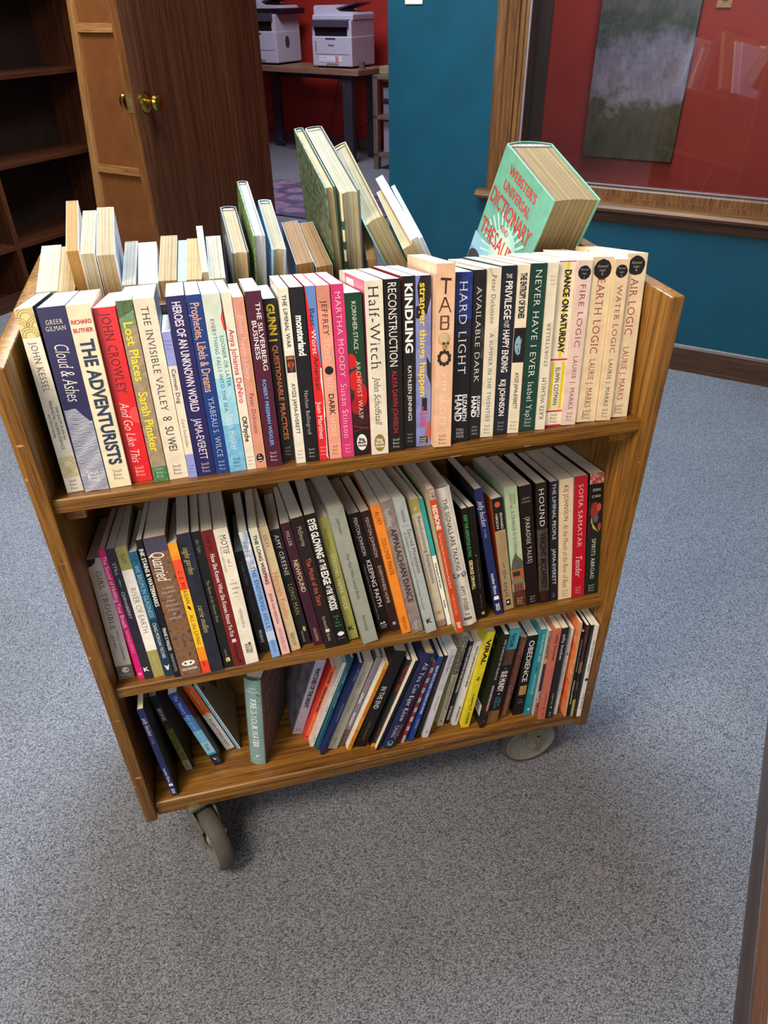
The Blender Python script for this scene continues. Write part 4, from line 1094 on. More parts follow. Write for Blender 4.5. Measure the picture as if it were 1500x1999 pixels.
B('monsterland', 'black paperback with heavy white lower-case word near the top', '#141114', [
    ('T', 'monsterland', .15, .37, .52, .5, '#f2efe9', 'k'), ('T', 'Nathan Ballingrud', .57, .83, .5, .28, '#c9c2ba', 'S')] + sbp('#d8d2ca', .945))
B('bestworst', 'red paperback with a slanting blue upper part and jagged white edge', '#dc2327', [
    ('P', [(0, 0), (0, 1), (.45, 1), (.2, .45)], '#5f86c4'), ('P', [(.45, .86), (.53, .8), (.62, .93), (.74, .84), (.86, .9), (.98, .8), (1, 1), (.45, 1)], '#e9e4dc'), ('P', [(.74, .92), (.86, .95), (.97, .9), (1, 1), (.74, 1)], '#33518e'),
    ('T', 'Best', .12, .215, .5, .46, '#23335e', 's'), ('T', 'Worst', .235, .37, .5, .46, '#efe6e2', 's'), ('T', 'American', .385, .575, .5, .46, '#551622', 's'), ('T', 'Juan Martinez', .645, .87, .45, .46, '#f2e6e0', 's')] + sbp('#f2e6e0', .945, .6))
B('ford', 'salmon pink paperback with a solid black disc halfway down its spine', '#e79d83', [
    ('R', 0, .13, 0, 1, '#cf8672'), ('T', 'JEFFREY', .08, .27, .5, .42, '#241a17', 'S'), ('T', 'FORD', .295, .42, .5, .42, '#f2d6c4', 'S'), ('O', .468, .5, .34, .34, '#16110f'), ('T', 'BIG', .51, .585, .5, .42, '#f2d6c4', 'S'), ('T', 'DARK', .605, .73, .5, .42, '#241a17', 'B'), ('T', 'HOLE', .75, .865, .5, .42, '#f2d6c4', 'S')] + sbp('#4a2a22', .945))
B('moody', 'hot pink paperback with pale pink serif lettering', '#cf3570', [
    ('T', 'MARTHA MOODY', .04, .515, .5, .42, '#f2cdd8', 'S'), ('T', 'Susan Stinson', .555, .88, .5, .48, '#f2cdd8', 'S')] + sbp('#f2dde3', .945))
B('wasp', 'dark green paperback with red blotches and a white oval, right of the hot pink one', '#153f27', [
    ('R', .8, 1, 0, 1, '#161213'), ('R', .60, .8, 0, 1, '#3d1116'), ('O', .40, .12, .45, .36, '#cf1a1c'), ('O', .52, .35, .62, .42, '#cf1a1c'), ('O', .61, .62, .75, .40, '#c2161a'), ('O', .68, .28, .5, .3, '#a31216'),
    ('T', 'KORNHER-STACE', .05, .33, .5, .26, '#e2d9c2', 's'), ('R', .345, .35, .48, .52, '#e2d9c2'), ('T', 'ARCHIVIST WASP', .40, .76, .55, .27, '#eadcd0', 'S'),
    ('P', [(.80, .0), (.81, .0), (.835, 1), (.825, 1)], '#7a1c22'), ('P', [(.84, .0), (.845, .0), (.82, 1), (.815, 1)], '#7a1c22'), ('O', .915, .5, .52, .32, '#f0ece2'), ('H', 'Big', .895, .16, .4, BK_, 'k'), ('H', 'Mouth', .915, .16, .5, BK_, 'k'), ('H', 'House', .935, .16, .5, BK_, 'k')])
B('halfwitch', 'ivory paperback with tall dark serif title and gold oval at its foot', '#e5dcc6', [
    ('T', 'Half-Witch', .03, .485, .47, .56, '#231f1b', 'S'), ('T', 'John Schoffstall', .53, .82, .48, .36, '#34302a', 'i'), ('O', .93, .5, .52, .32, '#8f7836'), ('H', 'Big', .91, .16, .4, '#e9dfc0', 'k'), ('H', 'Mouth', .93, .16, .5, '#e9dfc0', 'k'), ('H', 'House', .95, .16, .5, '#e9dfc0', 'k')],
    lc='#8c2044', sc=[('R', 0, .07, .05, 1, '#d8617c'), ('R', .02, .06, .3, .6, '#efe0dc'), ('R', 0, .2, 0, .25, '#dccfc4')])
B('reconstruction', 'black paperback with thin white capitals and crimson capitals below', '#161311', [
    ('T', 'RECONSTRUCTION', .02, .485, .47, .5, '#eae4da', 's'), ('T', 'ALAYA DAWN JOHNSON', .51, .885, .5, .32, '#c42b3d', 's')] + sbp('#e0dad2', .95))
B('kindling', 'black paperback with chunky white capitals, beside the one with yellow lettering', '#171514', [
    ('T', 'KINDLING', .04, .425, .5, .58, '#f2efe8', 'k'), ('T', 'KATHLEEN JENNINGS', .5, .83, .52, .3, '#f2efe8', 's')] + sbp('#bdb6ac', .935), lc='#8f1c24')
B('stranger', 'lavender and black paperback with yellow lower-case title, left of the tallest one', mottled('#7379b4', '#8f95c8', 50), [
    ('P', [(0, .3), (0, 1), (.12, 1), (.22, .7), (.15, .2), (.06, .1)], '#1d1a20'), ('O', .2, .15, .4, .3, '#211e24'), ('P', [(.45, .7), (.5, 1), (.62, 1), (.56, .75)], '#1f1c22'), ('R', .70, .78, .4, .75, '#1b1a1e'), ('P', [(.86, .8), (.93, .6), (.97, 1), (.84, 1)], '#b8553e'),
    ('T', 'stranger things happen', .04, .69, .48, .42, '#f0d531', 'b'), ('T', 'Kelly', .755, .785, .45, .2, '#d9436c', 'b'), ('T', 'Link', .79, .885, .55, .48, '#d9436c', 'b'), ('R', .94, .985, .25, .8, '#19171b'), ('H', 'small', .95, .12, .4, WH, 's'), ('H', 'beer', .963, .12, .4, WH, 's'), ('H', 'press', .977, .12, .4, WH, 's')])
B('taboo', 'peach paperback standing tallest, title of twigs, skull and beads down the spine', '#e7b994', [
    ('P', [(.07, .22), (.075, .8), (.088, .8), (.084, .22)], '#3f241c'), ('P', [(.075, .46), (.155, .44), (.155, .54), (.075, .58)], '#4a2d24'),
    ('P', [(.17, .42), (.17, .52), (.25, .2), (.25, .13)], '#4a3026'), ('P', [(.17, .44), (.17, .54), (.25, .84), (.25, .77)], '#4a3026'), ('R', .215, .223, .26, .72, '#4a3026'),
    ('P', [(.265, .24), (.265, .34), (.34, .32), (.34, .22)], '#5b4436'), ('P', [(.265, .3), (.272, .3), (.275, .7), (.265, .68)], '#5b4436'), ('P', [(.265, .62), (.27, .74), (.302, .72), (.30, .62)], '#5b4436'), ('R', .298, .306, .28, .7, '#5b4436'), ('P', [(.302, .66), (.305, .76), (.338, .72), (.335, .62)], '#5b4436'), ('R', .333, .341, .26, .68, '#5b4436'),
    ('O', .390, .48, .36, .34, '#bfa374'), ('O', .383, .44, .26, .24, '#cdb587'), ('P', [(.408, .34), (.445, .40), (.449, .62), (.412, .80)], '#b0935f'), ('O', .413, .46, .08, .085, '#43331f'), ('O', .412, .69, .075, .07, '#43331f'), ('P', [(.421, .57), (.430, .53), (.430, .61)], '#43331f'), ('R', .437, .4385, .44, .62, '#6b5433'), ('R', .441, .4425, .45, .61, '#6b5433')] +
    [('O', .492 + .034*math.cos(k*PI/5), .5 + .30*math.sin(k*PI/5), .12, .10, '#2f211b') for k in range(10)] +
    [('T', 'KIM SCOTT', .58, .88, .5, .34, '#f6e0cc', 'S')] + sbp('#5a3a2c', .955), d=.141)
B('hardlight', 'black paperback with starry blue top and white serif capitals', '#131219', [
    ('R', 0, .26, 0, 1, mottled('#15225c', '#26378a', 60)), ('R', .26, .36, 0, 1, '#161a3c'), ('T', 'HARD LIGHT', .05, .58, .5, .44, '#ebe8e6', 'S'), ('T', 'ELIZABETH', .705, .87, .73, .24, '#efecea', 'b'), ('T', 'HAND', .705, .87, .36, .38, '#efecea', 'k')] + sbp('#d8d4d0', .945, .45, ('SMALL', 'BEER', 'PRESS')))
B('availabledark', 'black paperback with grey smoke and white capitals, right of the starry blue one', mottled('#151312', '#1f1c1a', 40), [
    ('P', [(.3, .8), (.34, 1), (.42, 1), (.4, .72)], '#3a3835'), ('P', [(.42, .9), (.5, .75), (.5, 1)], '#4a4844'), ('T', 'AVAILABLE DARK', .09, .645, .48, .4, '#e0dcd6', 'S'), ('T', 'ELIZABETH', .73, .86, .75, .24, '#efecea', 'b'), ('T', 'HAND', .73, .86, .36, .38, '#efecea', 'k')] + sbp('#bdb8b2', .945, .5, ('SMALL', 'BEER', 'PRESS')))
B('dickinson', 'ivory paperback with grey name above blue small capitals', '#e3d7bb', [
    ('P', [(0, .15), (.0, .2), (.05, .45), (.05, .41)], '#8a8274'), ('T', 'Peter Dickinson', .04, .31, .5, .32, '#4a463e', 'S'), ('T', 'A SUMMER IN THE TWENTIES', .365, .90, .5, .28, '#2f6590', 'S')] + sbp('#4a463e', .95))
B('privilege', 'midnight blue paperback with bold white capitals in several sizes', '#1b1c2c', [
    ('H', 'THE', .058, .25, .4, WH, 's'), ('T', 'PRIVILEGE', .085, .30, .52, .44, WH, 'b'), ('H', 'OF', .315, .2, .26, WH, 's', .5), ('H', 'THE', .337, .22, .4, WH, 's', .5), ('T', 'HAPPY ENDING', .36, .61, .52, .42, WH, 'b'), ('T', 'KIJ JOHNSON', .655, .88, .5, .36, WH, 'b')] + sbp('#a9a7b2', .945))
B('entropy', 'cream paperback with a blue-lit face on a black square halfway down', '#e7dabc', [
    ('T', 'THE ENTROPY OF BONES', .045, .30, .5, .5, '#1c1918', 'k'), ('R', .355, .56, 0, 1, '#111013'), ('O', .458, .47, .78, .34, '#86adbf'), ('P', [(.38, .15), (.38, .45), (.43, .62), (.38, .8), (.40, .3)], '#111013'), ('O', .452, .33, .05, .08, '#14161a'), ('O', .452, .66, .06, .1, '#4d7a5e'), ('P', [(.46, .46), (.50, .42), (.502, .56)], '#44606c'), ('R', .515, .522, .36, .6, '#22313a'),
    ('P', [(.42, .7), (.55, .6), (.55, .82), (.44, .84)], '#16181c'), ('T', 'AYIZE JAMA-EVERETT', .62, .845, .5, .34, '#2a2724', 's')] + sbp('#4a463e', .95, .6))
B('neverhave', 'forest green paperback with wide-spaced white serif capitals', '#0f3c31', [
    ('T', 'NEVER HAVE I EVER', .035, .66, .5, .38, '#eef0e8', 'S'), ('T', 'Isabel Yap', .69, .91, .5, .36, '#eef0e8', 'S')] + sbp('#dfe5dc', .945), lc='#c9705c')
B('storyteller', 'slim cream paperback shelved upside down, its lettering reading upward', '#e6dbc2', [
    ('U', 'STORYTELLER', .34, .6, .5, .36, '#57524a', 'S'), ('U', 'KATE WILHELM', .67, .93, .5, .45, '#2c2925', 'S')] + [('H', s, .075 + k*.022, .13, .5, '#6a645a', 'S') for k, s in enumerate(('Press', 'Beer', 'Small'))])
B('dance', 'cream paperback with yellow stripes, magenta rules and black brush lettering', '#ecdfbd', [
    ('R', 0, .565, .46, .62, '#ecc91d'), ('R', 0, .006, 0, 1, '#b51f58'), ('R', .57, .58, 0, 1, '#c2185a'), ('R', .895, .905, 0, 1, '#c2185a'), ('R', .988, 1, 0, 1, '#c2185a'), ('R', .59, .885, .10, .27, '#e6c51f'), ('R', .59, .885, .74, .91, '#e6c51f'),
    ('T', 'DANCE ON SATURDAY', .05, .535, .56, .36, '#15120e', 'k'), ('T', 'ELWIN COTMAN', .625, .86, .5, .27, '#2b2822', 's')] + sbp('#3a362e', .945))
LOGIC = lambda t_, n_, a0, a1, b0, b1, tc, ac: [('O', .07, .5, .42, .42, '#161315', 22, .05), ('H', 'Elemental', .052, .1, .5, '#c9c2ba', 'i'), ('H', 'Logic', .074, .1, .3, '#c9c2ba', 'i'), ('H', n_, .096, .1, .2, '#c9c2ba', 's'),
    ('T', t_, a0, a1, .5, .36, tc, 'S'), ('T', 'LAURIE J. MARKS', b0, b1, .5, .29, ac, 'S')]
B('fire', 'blush pink paperback with black disc, first of four matching ones at the right end', '#e4c8bb', LOGIC('FIRE LOGIC', '1', .135, .505, .56, .895, '#9c2a2c', '#9c2a2c') + sbp('#3a2e2a', .945))
B('earth', 'wide tan-cream paperback with black disc, second of the four matching ones', '#e6cda6', LOGIC('EARTH LOGIC', '2', .125, .565, .60, .905, '#9c2a2c', '#9c2a2c') + sbp('#3a2e2a', .95))
B('water', 'narrow tan-cream paperback with black disc, third of the four matching ones', '#e6cda6', LOGIC('WATER LOGIC', '3', .15, .56, .60, .905, '#9c2a2c', '#3a2e2a') + sbp('#3a2e2a', .95))
B('air', 'cream paperback with black disc standing highest, rightmost in the top row', '#e6cfab', LOGIC('AIR LOGIC', '4', .14, .475, .55, .885, '#9c2a2c', '#9c2a2c') + sbp('#3a2e2a', .945), sc=[('T', 'a', .01, .02, .5, .01, '#6a6256', 's'), ('P', [(.012, .25), (.022, .25), (.022, .27), (.012, .27)], '#8f8676')] )

# middle shelf --------------------------------------------------------------
D2 = .145
B('girl', 'grey-white paperback with orange cover side, leftmost on the middle shelf', '#cfc7bb', [
    ('P', [(0, 0), (0, .55), (.035, .45), (.055, .2), (.06, 0)], '#1d1a18'), ('T', 'GIRL TROUBLE', .10, .57, .5, .3, '#4d4843', 'S'), ('T', 'HOLLY GODDARD', .585, .84, .66, .15, '#5b564f', 's'), ('T', 'JONES', .62, .73, .34, .15, '#5b564f', 's'), ('R', .885, 1, 0, 1, '#6c665f'), ('O', .925, .55, .22, .22, '#e9e4dc'), ('O', .925, .66, .06, .06, '#26221f'), ('H', 'PERENNIAL', .965, .1, .7, '#cfc7bb', 's')], d=D2, rc='#cf7a1c', lc='#b9b2a6')
B('sound', 'thin vivid magenta paperback, second on the middle shelf', '#e3137a', [
    ('T', 'The Sound of Holding Your Breath', .05, .585, .5, .6, '#f6d7e6', 'B'), ('T', 'NATALIE SYPOLT', .605, .79, .5, .45, '#f2a9cc', 's'), ('O', .96, .5, .3, .3, '#ee7db5')], d=D2)
B('chinaberry', 'dark plum-grey paperback with pale capitals and white emblem, third on the middle shelf', '#28232f', [
    ('T', 'STILL', .10, .19, .5, .32, '#c9c2cc', 's'), ('P', [(.205, .5), (.24, .42), (.29, .5), (.24, .62)], '#3f8f80'), ('T', 'CHINABERRY', .31, .515, .5, .32, '#c9c2cc', 's'), ('H', 'K', .92, .5, .6, '#f0ede8', 'k')], d=D2)
B('river', 'white paperback with olive ends and thin grey capitals on the middle shelf', '#f0ebe0', [
    ('R', 0, .165, 0, 1, '#99924f'), ('R', .785, 1, 0, 1, '#a29a55'), ('T', 'Still', .05, .115, .5, .38, '#2f2d1f', 'S'), ('T', 'RIVER OF EARTH', .3, .64, .5, .5, '#5d5a54', 't'), ('T', 'KENTUCKY', .83, .94, .5, .34, '#d6d19a', 'S')], d=D2)
B('gladness', 'teal blue paperback with pale capitals, right of the white and olive one', mottled('#164a66', '#22668a', 200), [
    ('R', .52, 1, 0, 1, '#15364f'), ('T', 'WE BEGIN IN GLADNESS', .1, .505, .5, .5, '#9cc0d2', 's'), ('T', 'CRAIG MORGAN TEICHER', .55, .845, .5, .38, '#e2dccc', 's'), ('P', [(.90, .2), (.915, .5), (.90, .8), (.945, .6), (.945, .4)], '#e9e4dc')], d=D2)
B('ink', 'thin black paperback with bold white capitals, left of the thick purple-brown one', '#161215', [
    ('T', 'INK STAINS & WATERMARKS', .06, .46, .5, .62, '#f0ece6', 'b'), ('T', 'FRANK X WALKER', .62, .79, .5, .5, '#e2dcd4', 'b'), ('T', 'DUNCAN POLITICS', .815, .95, .5, .42, '#b5aea6', 's')], d=D2)
B('quarried', 'thick purple and rust stone-textured paperback with white script and owl emblem', mottled('#332b44', '#8a6238', 130, .4, '#56464e'), [
    ('R', 0, .1, 0, 1, '#494258'), ('T', 'Quarried', .1, .30, .45, .58, '#f3eee6', 'i')] + [('H', s, .345 + k*.031, .10, .62, '#e2d9cc', 'S') for k, s in enumerate(('THREE', 'DECADES', 'OF', 'PINE', 'MOUNTAIN', 'SAND', '&', 'GRAVEL'))] +
    [('O', .905, .5, .16, .33, '#efece6'), ('O', .905, .36, .06, .06, '#3a3046'), ('O', .905, .62, .06, .06, '#3a3046'), ('H', 'DOS MADRES', .948, .12, .75, '#efece6', 'b')], d=D2)
B('morgan', 'orange and yellow banded paperback with a small bird on its spine', '#f0a127', [
    ('R', .09, .12, 0, 1, '#ef8a26'), ('R', .12, .34, 0, 1, '#ec4f26'), ('R', .34, .79, 0, 1, '#efc024'), ('R', .79, .9, 0, 1, '#ee8f25'), ('R', .9, 1, 0, 1, '#ea4326'),
    ('T', 'C. E. MORGAN', .2, .445, .5, .42, '#2a1a12', 'S'), ('P', [(.455, .3), (.47, .6), (.50, .7), (.485, .35)], '#2a2014'), ('T', 'ALL the LIVING', .53, .765, .5, .42, '#2a1a12', 'S'), ('T', 'picador', .905, .945, .5, .3, '#7a1f14', 's')], d=D2)
B('nightgarden', 'dark indigo-black paperback with thin yellow handwriting lettering', mottled('#1c1b28', '#2a2a3a', 50), [
    ('T', 'night garden', .09, .275, .45, .42, '#d6c865', 'i'), ('T', 'carrie mullins', .5, .70, .45, .42, '#d6c865', 'i')], d=D2)
B('taylor', 'slim green-black paperback with a yellow square at its foot', '#171c19', [
    ('T', 'Alex Taylor', .05, .145, .5, .36, '#9a9a88', 'i'), ('T', 'The Name of the Nearest River', .34, .65, .5, .34, '#a89a78', 'i'), ('T', 'Sarabande', .86, .915, .5, .2, '#a89a78', 's'), ('R', .925, .955, .3, .75, '#d0b04a'), ('P', [(.925, .5), (.955, .75), (.925, .75)], '#efe8c8')], d=D2)
B('howshe', 'dark brick-red paperback with white slab lettering on the middle shelf', '#741d1a', [
    ('T', 'Taylor-Hall', .035, .135, .5, .28, '#2a0d0c', 'S'), ('T', 'How She Knows What She Knows About Yo-Yos', .16, .77, .5, .36, '#efe2da', 'B'), ('R', .79, .815, .35, .7, '#e2d2c8'), ('T', 'Sarabande Books', .83, .945, .5, .24, '#2a0d0c', 's'), ('P', [(.95, .4), (.96, .8), (.985, .6)], '#1b0b0a')], d=D2)
B('motif', 'off-white paperback with a small stacked italic phrase mid-spine', '#ece3cf', [
    ('T', 'MOTIF', .045, .175, .55, .42, '#2a2622', 'S'), ('T', 'vol. 2', .215, .265, .6, .26, '#4a4540', 'i'), ('T', 'WRITINGS ABOUT CHANCE', .115, .30, .2, .1, '#4a4540', 'S'), ('H', '~', .36, .2, .2, '#4a4540', 's'), ('H', 'come', .385, .16, .52, '#2a2622', 'i'), ('H', 'what', .42, .16, .52, '#2a2622', 'i', .6), ('H', 'may', .452, .16, .45, '#2a2622', 'i'), ('H', '~', .48, .2, .2, '#4a4540', 's'),
    ('T', 'WORTHINGTON, ed.', .575, .72, .52, .18, '#3a3630', 'S'), ('T', 'MOTES', .835, .92, .62, .22, '#1b1816', 'B'), ('T', 'BOOKS', .845, .915, .36, .2, '#1b1816', 'B')], d=D2)
B('shelter', 'short black paperback with faint grey script, between the off-white and sky blue ones', '#1b1717', [
    ('T', 'A Shelter of Others', .09, .32, .5, .3, '#9a948c', 'i'), ('T', 'Charles Dodd White', .36, .59, .5, .28, '#6a645c', 'i'), ('T', 'FIDDLEBLACK', .77, .9, .55, .32, '#cfc8be', 'b')], d=.13)
B('hills', 'sky blue paperback with clouds and navy serif capitals on the middle shelf', '#86aede', [
    ('R', 0, .3, 0, 1, mottled('#6f97cc', '#e6e6dc', 110)), ('R', .78, .86, 0, 1, '#b9cfe6'), ('T', 'Giles', .065, .15, .5, .44, '#2b4f92', 'S'), ('T', 'THE ENDURING HILLS', .26, .75, .52, .46, '#25376a', 'S'), ('T', 'KENTUCKY', .855, .965, .5, .36, '#3d68ac', 'S')], d=D2)
B('weeping', 'pink paperback with pale green top and black capitals, right of the sky blue one', '#e6b8b2', [
    ('R', 0, .2, 0, 1, '#dde0c4'), ('R', .2, .34, 0, 1, '#e6d0c0'), ('T', 'THE LONG WEEPING', .05, .425, .5, .38, '#221e1c', 'b'), ('T', 'JESSIE VAN EERDEN', .495, .74, .5, .28, '#6a4a48', 's'), ('T', 'ORISON BOOKS', .78, .97, .5, .34, '#b58a88', 's')], d=D2)
B('hannah', 'sand-coloured paperback with coral lettering on the middle shelf', '#cdb88f', [
    ('T', 'GILES', .06, .15, .5, .38, '#6a5a3c', 'S'), ('T', 'Hannah Fowler', .35, .735, .48, .5, '#e57c55', 's'), ('T', 'KENTUCKY', .85, .965, .5, .36, '#2f281c', 'S')], d=D2)
B('greene', 'charcoal paperback with white and olive capitals, beside the maroon one', '#1e1b1e', [
    ('T', 'AMY GREENE', .04, .38, .5, .42, '#e8e2d6', 'S'), ('T', 'LONG MAN', .455, .725, .5, .42, '#a9a05a', 'S'), ('O', .86, .7, .3, .14, '#b9a86a'), ('T', 'VINTAGE', .87, .97, .4, .16, '#b5aea6', 's')], d=.135)
B('newfound', 'maroon paperback with cream serif title, right of the charcoal one', '#40192b', [
    ('T', 'MILLER', .06, .175, .5, .34, '#d9c9a8', 'S'), ('T', 'NEWFOUND', .285, .545, .5, .46, '#d6c791', 'B'), ('T', 'GNOMON', .855, .965, .5, .3, '#d9c9a8', 'S')], d=D2)
B('motel', 'black-brown paperback with thin coral title on the middle shelf', '#241b19', [
    ('T', 'McElmurray', .065, .205, .5, .32, '#b0a292', 's'), ('T', 'The Motel of the Stars', .295, .655, .5, .38, '#cf6552', 's'), ('T', 'Sarabande', .745, .845, .5, .24, '#b0a292', 's'), ('R', .85, .875, .35, .68, '#d9cfc4'), ('T', 'Books', .885, .945, .5, .24, '#b0a292', 's')], d=D2)
B('eyes', 'black paperback with bold wobbly white capitals and green script at its foot', '#151312', [
    ('T', 'EYES GLOWING', .035, .315, .5, .6, '#f2efe8', 'k'), ('T', 'AT', .325, .35, .5, .4, '#f2efe8', 'k'), ('T', 'THE', .36, .405, .5, .5, '#f2efe8', 'k'), ('T', 'EDGE', .415, .515, .5, .6, '#f2efe8', 'k'), ('T', 'OF', .525, .545, .5, .35, '#f2efe8', 'k'), ('T', 'THE', .55, .59, .5, .5, '#f2efe8', 'k'), ('T', 'WOODS', .60, .715, .5, .62, '#f2efe8', 'k'),
    ('H', 'Long', .765, .2, .5, '#57b36a', 'i'), ('H', '&', .79, .14, .2, '#57b36a', 's'), ('H', 'Van', .815, .2, .4, '#57b36a', 'i'), ('H', 'Gundy', .84, .2, .6, '#57b36a', 'i'), ('P', [(.905, .2), (.89, .5), (.9, .8), (.915, .85), (.925, .6), (.925, .35)], '#efece6'), ('H', 'Vandalia', .945, .1, .6, '#8f8a82', 's')], d=D2)
B('scissors', 'olive-khaki paperback with pale capitals on the middle shelf', '#97944c', [
    ('T', 'Fenton Johnson', .085, .235, .5, .3, '#34331c', 'i'), ('T', 'SCISSORS, PAPER, ROCK', .285, .745, .5, .4, '#ece8c2', 'S'), ('H', 'K', .905, .45, .55, '#1c1b12', 'k')], d=D2)
B('birds', 'grey-green cloth-look book with faint lettering, jutting out at the middle of the middle shelf', '#999d90', [
    ('T', 'Johnson', .07, .175, .48, .2, '#63665a', 's'), ('T', 'The Man Who Loved Birds', .32, .655, .48, .2, '#63665a', 's'), ('T', 'Kentucky', .785, .905, .48, .2, '#63665a', 's')], d=.155, pages='#dcd5c6')
B('keeping', 'black paperback with large white title and tiny triangle logo, right of the grey-green one', '#120f10', [
    ('T', 'FENTON JOHNSON', .035, .335, .5, .32, '#d9d4cc', 's'), ('T', 'KEEPING FAITH', .38, .775, .66, .38, '#f0ece6', 's'), ('T', "A Skeptic's Journey Among Christian and Buddhist Monks", .40, .885, .24, .15, '#b9b3aa', 'i'), ('P', [(.905, .35), (.925, .2), (.925, .5)], '#d9d4cc'), ('P', [(.905, .6), (.925, .45), (.925, .75)], '#d9d4cc'), ('H', 'MARINER', .94, .11, .6, '#d9d4cc', 's'), ('H', 'BOOKS', .957, .11, .45, '#d9d4cc', 's')], d=D2)
B('everywhere', 'dark chocolate paperback with beige capitals, left of the orange one', '#2d1b19', [
    ('T', 'FENTON JOHNSON', .05, .365, .5, .34, '#bdae9d', 's'), ('T', 'EVERYWHERE HOME', .44, .755, .5, .34, '#bdae9d', 's'), ('R', .925, .95, .35, .7, '#a89a88')], d=D2)
B('alvey', 'plain orange paperback with brown serif capitals on the middle shelf', '#ee8a2c', [
    ('T', 'ALVEY', .045, .145, .5, .4, '#5a2c10', 'S'), ('T', 'DULCIMER MAKER', .245, .525, .5, .42, '#5a2c10', 'S'), ('T', 'KENTUCKY', .865, .975, .5, .34, '#5a2c10', 'S')], d=D2)
B('appalachian', 'brown-grey woodgrain paperback with large dark serif capitals', mottled('#7d6f69', '#998b84', 70), [
    ('T', 'Spalding', .055, .175, .42, .38, '#e9e2da', 'S'), ('T', 'APPALACHIAN DANCE', .195, .755, .52, .44, '#211d1b', 'B'), ('T', 'Illinois', .905, .975, .5, .36, '#e9e2da', 'S')], d=D2)
B('sacred', 'pale grey paperback with two lines of slim lettering and a black emblem', '#adb3b0', [
    ('T', 'THOMSON', .07, .155, .5, .26, '#6a7070', 's'), ('R', .185, .188, .2, .8, '#6a7070'), ('T', 'Sacred Mountains', .215, .535, .7, .32, '#2c3030', 'S'), ('T', 'A Christian Ethical Approach to Mountaintop Removal', .225, .815, .3, .18, '#2f5a62', 'i'), ('H', 'K', .91, .45, .5, '#17191a', 'k')], d=D2)
B('revolution', 'beige paperback with blue title, olive top and round orange emblem', '#c2b8a0', [
    ('R', 0, .105, 0, 1, '#a5975a'), ('R', .95, 1, 0, 1, '#9c7a66'), ('T', 'Blair', .06, .085, .5, .3, '#e9e2c4', 's'), ('T', 'Revolutionizing Expectations', .13, .645, .66, .36, '#3f628e', 's'), ('T', "Women's Organizations, Feminism, and American Politics", .14, .73, .2, .15, '#c4784e', 'i'), ('O', .885, .5, .22, .22, '#cf7a4a')], d=D2)
B('tealwhite', 'thin paperback, teal above and white below, left of the rust orange one', '#2f9c9c', [
    ('R', .43, 1, 0, 1, '#ece8e0'), ('T', 'Frugal Spending for Rich Living', .49, .69, .5, .42, '#2a2826', 'b'), ('T', 'Goodbye', .79, .855, .5, .42, '#2a2826', 'b')], d=D2)
B('redbone', 'tall thin rust-orange book with cream cover side, jutting forward on the middle shelf', '#c9461f', [
    ('R', 0, .07, 0, 1, mottled('#c9b8b0', '#7a3030', 260)), ('T', 'REDBONE', .105, .265, .5, .6, '#f3e6d6', 'k'), ('T', 'The True Story of a Native American Rock Band', .29, .665, .45, .34, '#f0cfae', 's'), ('T', 'STARR POROS SKAR', .715, .865, .5, .36, '#f0a07a', 's'), ('T', 'IDW', .92, .965, .5, .5, '#f3e6d6', 'k')], d=.168, lc='#d6c49e', sc=[('P', [(.62, 0), (.80, .3), (1, .3), (1, 0)], '#b03a1c')])
B('signals', 'white rounded hardcover with a small blue spectacles picture on its spine', '#e2dccc', [
    ('T', 'THE SIGNALS ARE TALKING', .075, .58, .5, .28, '#35322e', 's'), ('O', .617, .26, .2, .2, '#1f1c1a'), ('O', .617, .78, .2, .17, '#1f1c1a'), ('O', .617, .26, .14, .15, '#6aa0c0'), ('O', .617, .78, .14, .12, '#6aa0c0'), ('P', [(.608, .4), (.604, .52), (.608, .64), (.617, .52)], '#1f1c1a'), ('T', 'AMY WEBB', .695, .885, .5, .28, '#4a4640', 's'), ('H', 'PA', .915, .2, .3, '#35322e', 's'), ('R', .938, .958, .2, .72, '#2a2724'), ('H', 'PUBLICAFFAIRS', .948, .08, .45, '#e2dccc', 's', .46)], d=.152, hard=True)
B('orwell', 'black paperback with green and gold capitals, right of the white rounded hardcover', '#110f10', [
    ('T', 'KEEP THE ASPIDISTRA FLYING', .055, .42, .5, .5, '#37a052', 'b'), ('T', 'GEORGE ORWELL', .45, .72, .5, .5, '#e6d29a', 'k')], d=.135)
B('blackthin', 'thin plain black paperback with tiny grey lettering, left of the navy one', '#100f0f', [
    ('O', .42, .4, .12, .1, '#8f8a84'), ('T', 'short stories collected edition', .45, .72, .5, .16, '#7a756e', 's'), ('T', 'press', .78, .9, .4, .14, '#7a756e', 's'), ('O', .955, .5, .28, .28, '#a39a7c')], d=.135)
JB = [('T', 'jelly bucket', .09, .285, .52, .62, '#eceaf0', 'i'), ('T', 'for reading', .305, .37, .5, .28, '#8f97c4', 's'), ('T', 'number fifteen', .655, .83, .5, .4, '#dfe0ec', 'B'), ('P', [(.845, .25), (.845, .8), (.875, .85), (.875, .2), (.86, .15)], '#efeef2'), ('T', '2025', .905, .965, .5, .46, '#efeef2', 'b')]
B('jelly', 'navy paperback with white lower-case lettering on the middle shelf', '#1e2a5c', JB, d=D2, lc='#0e0d12')
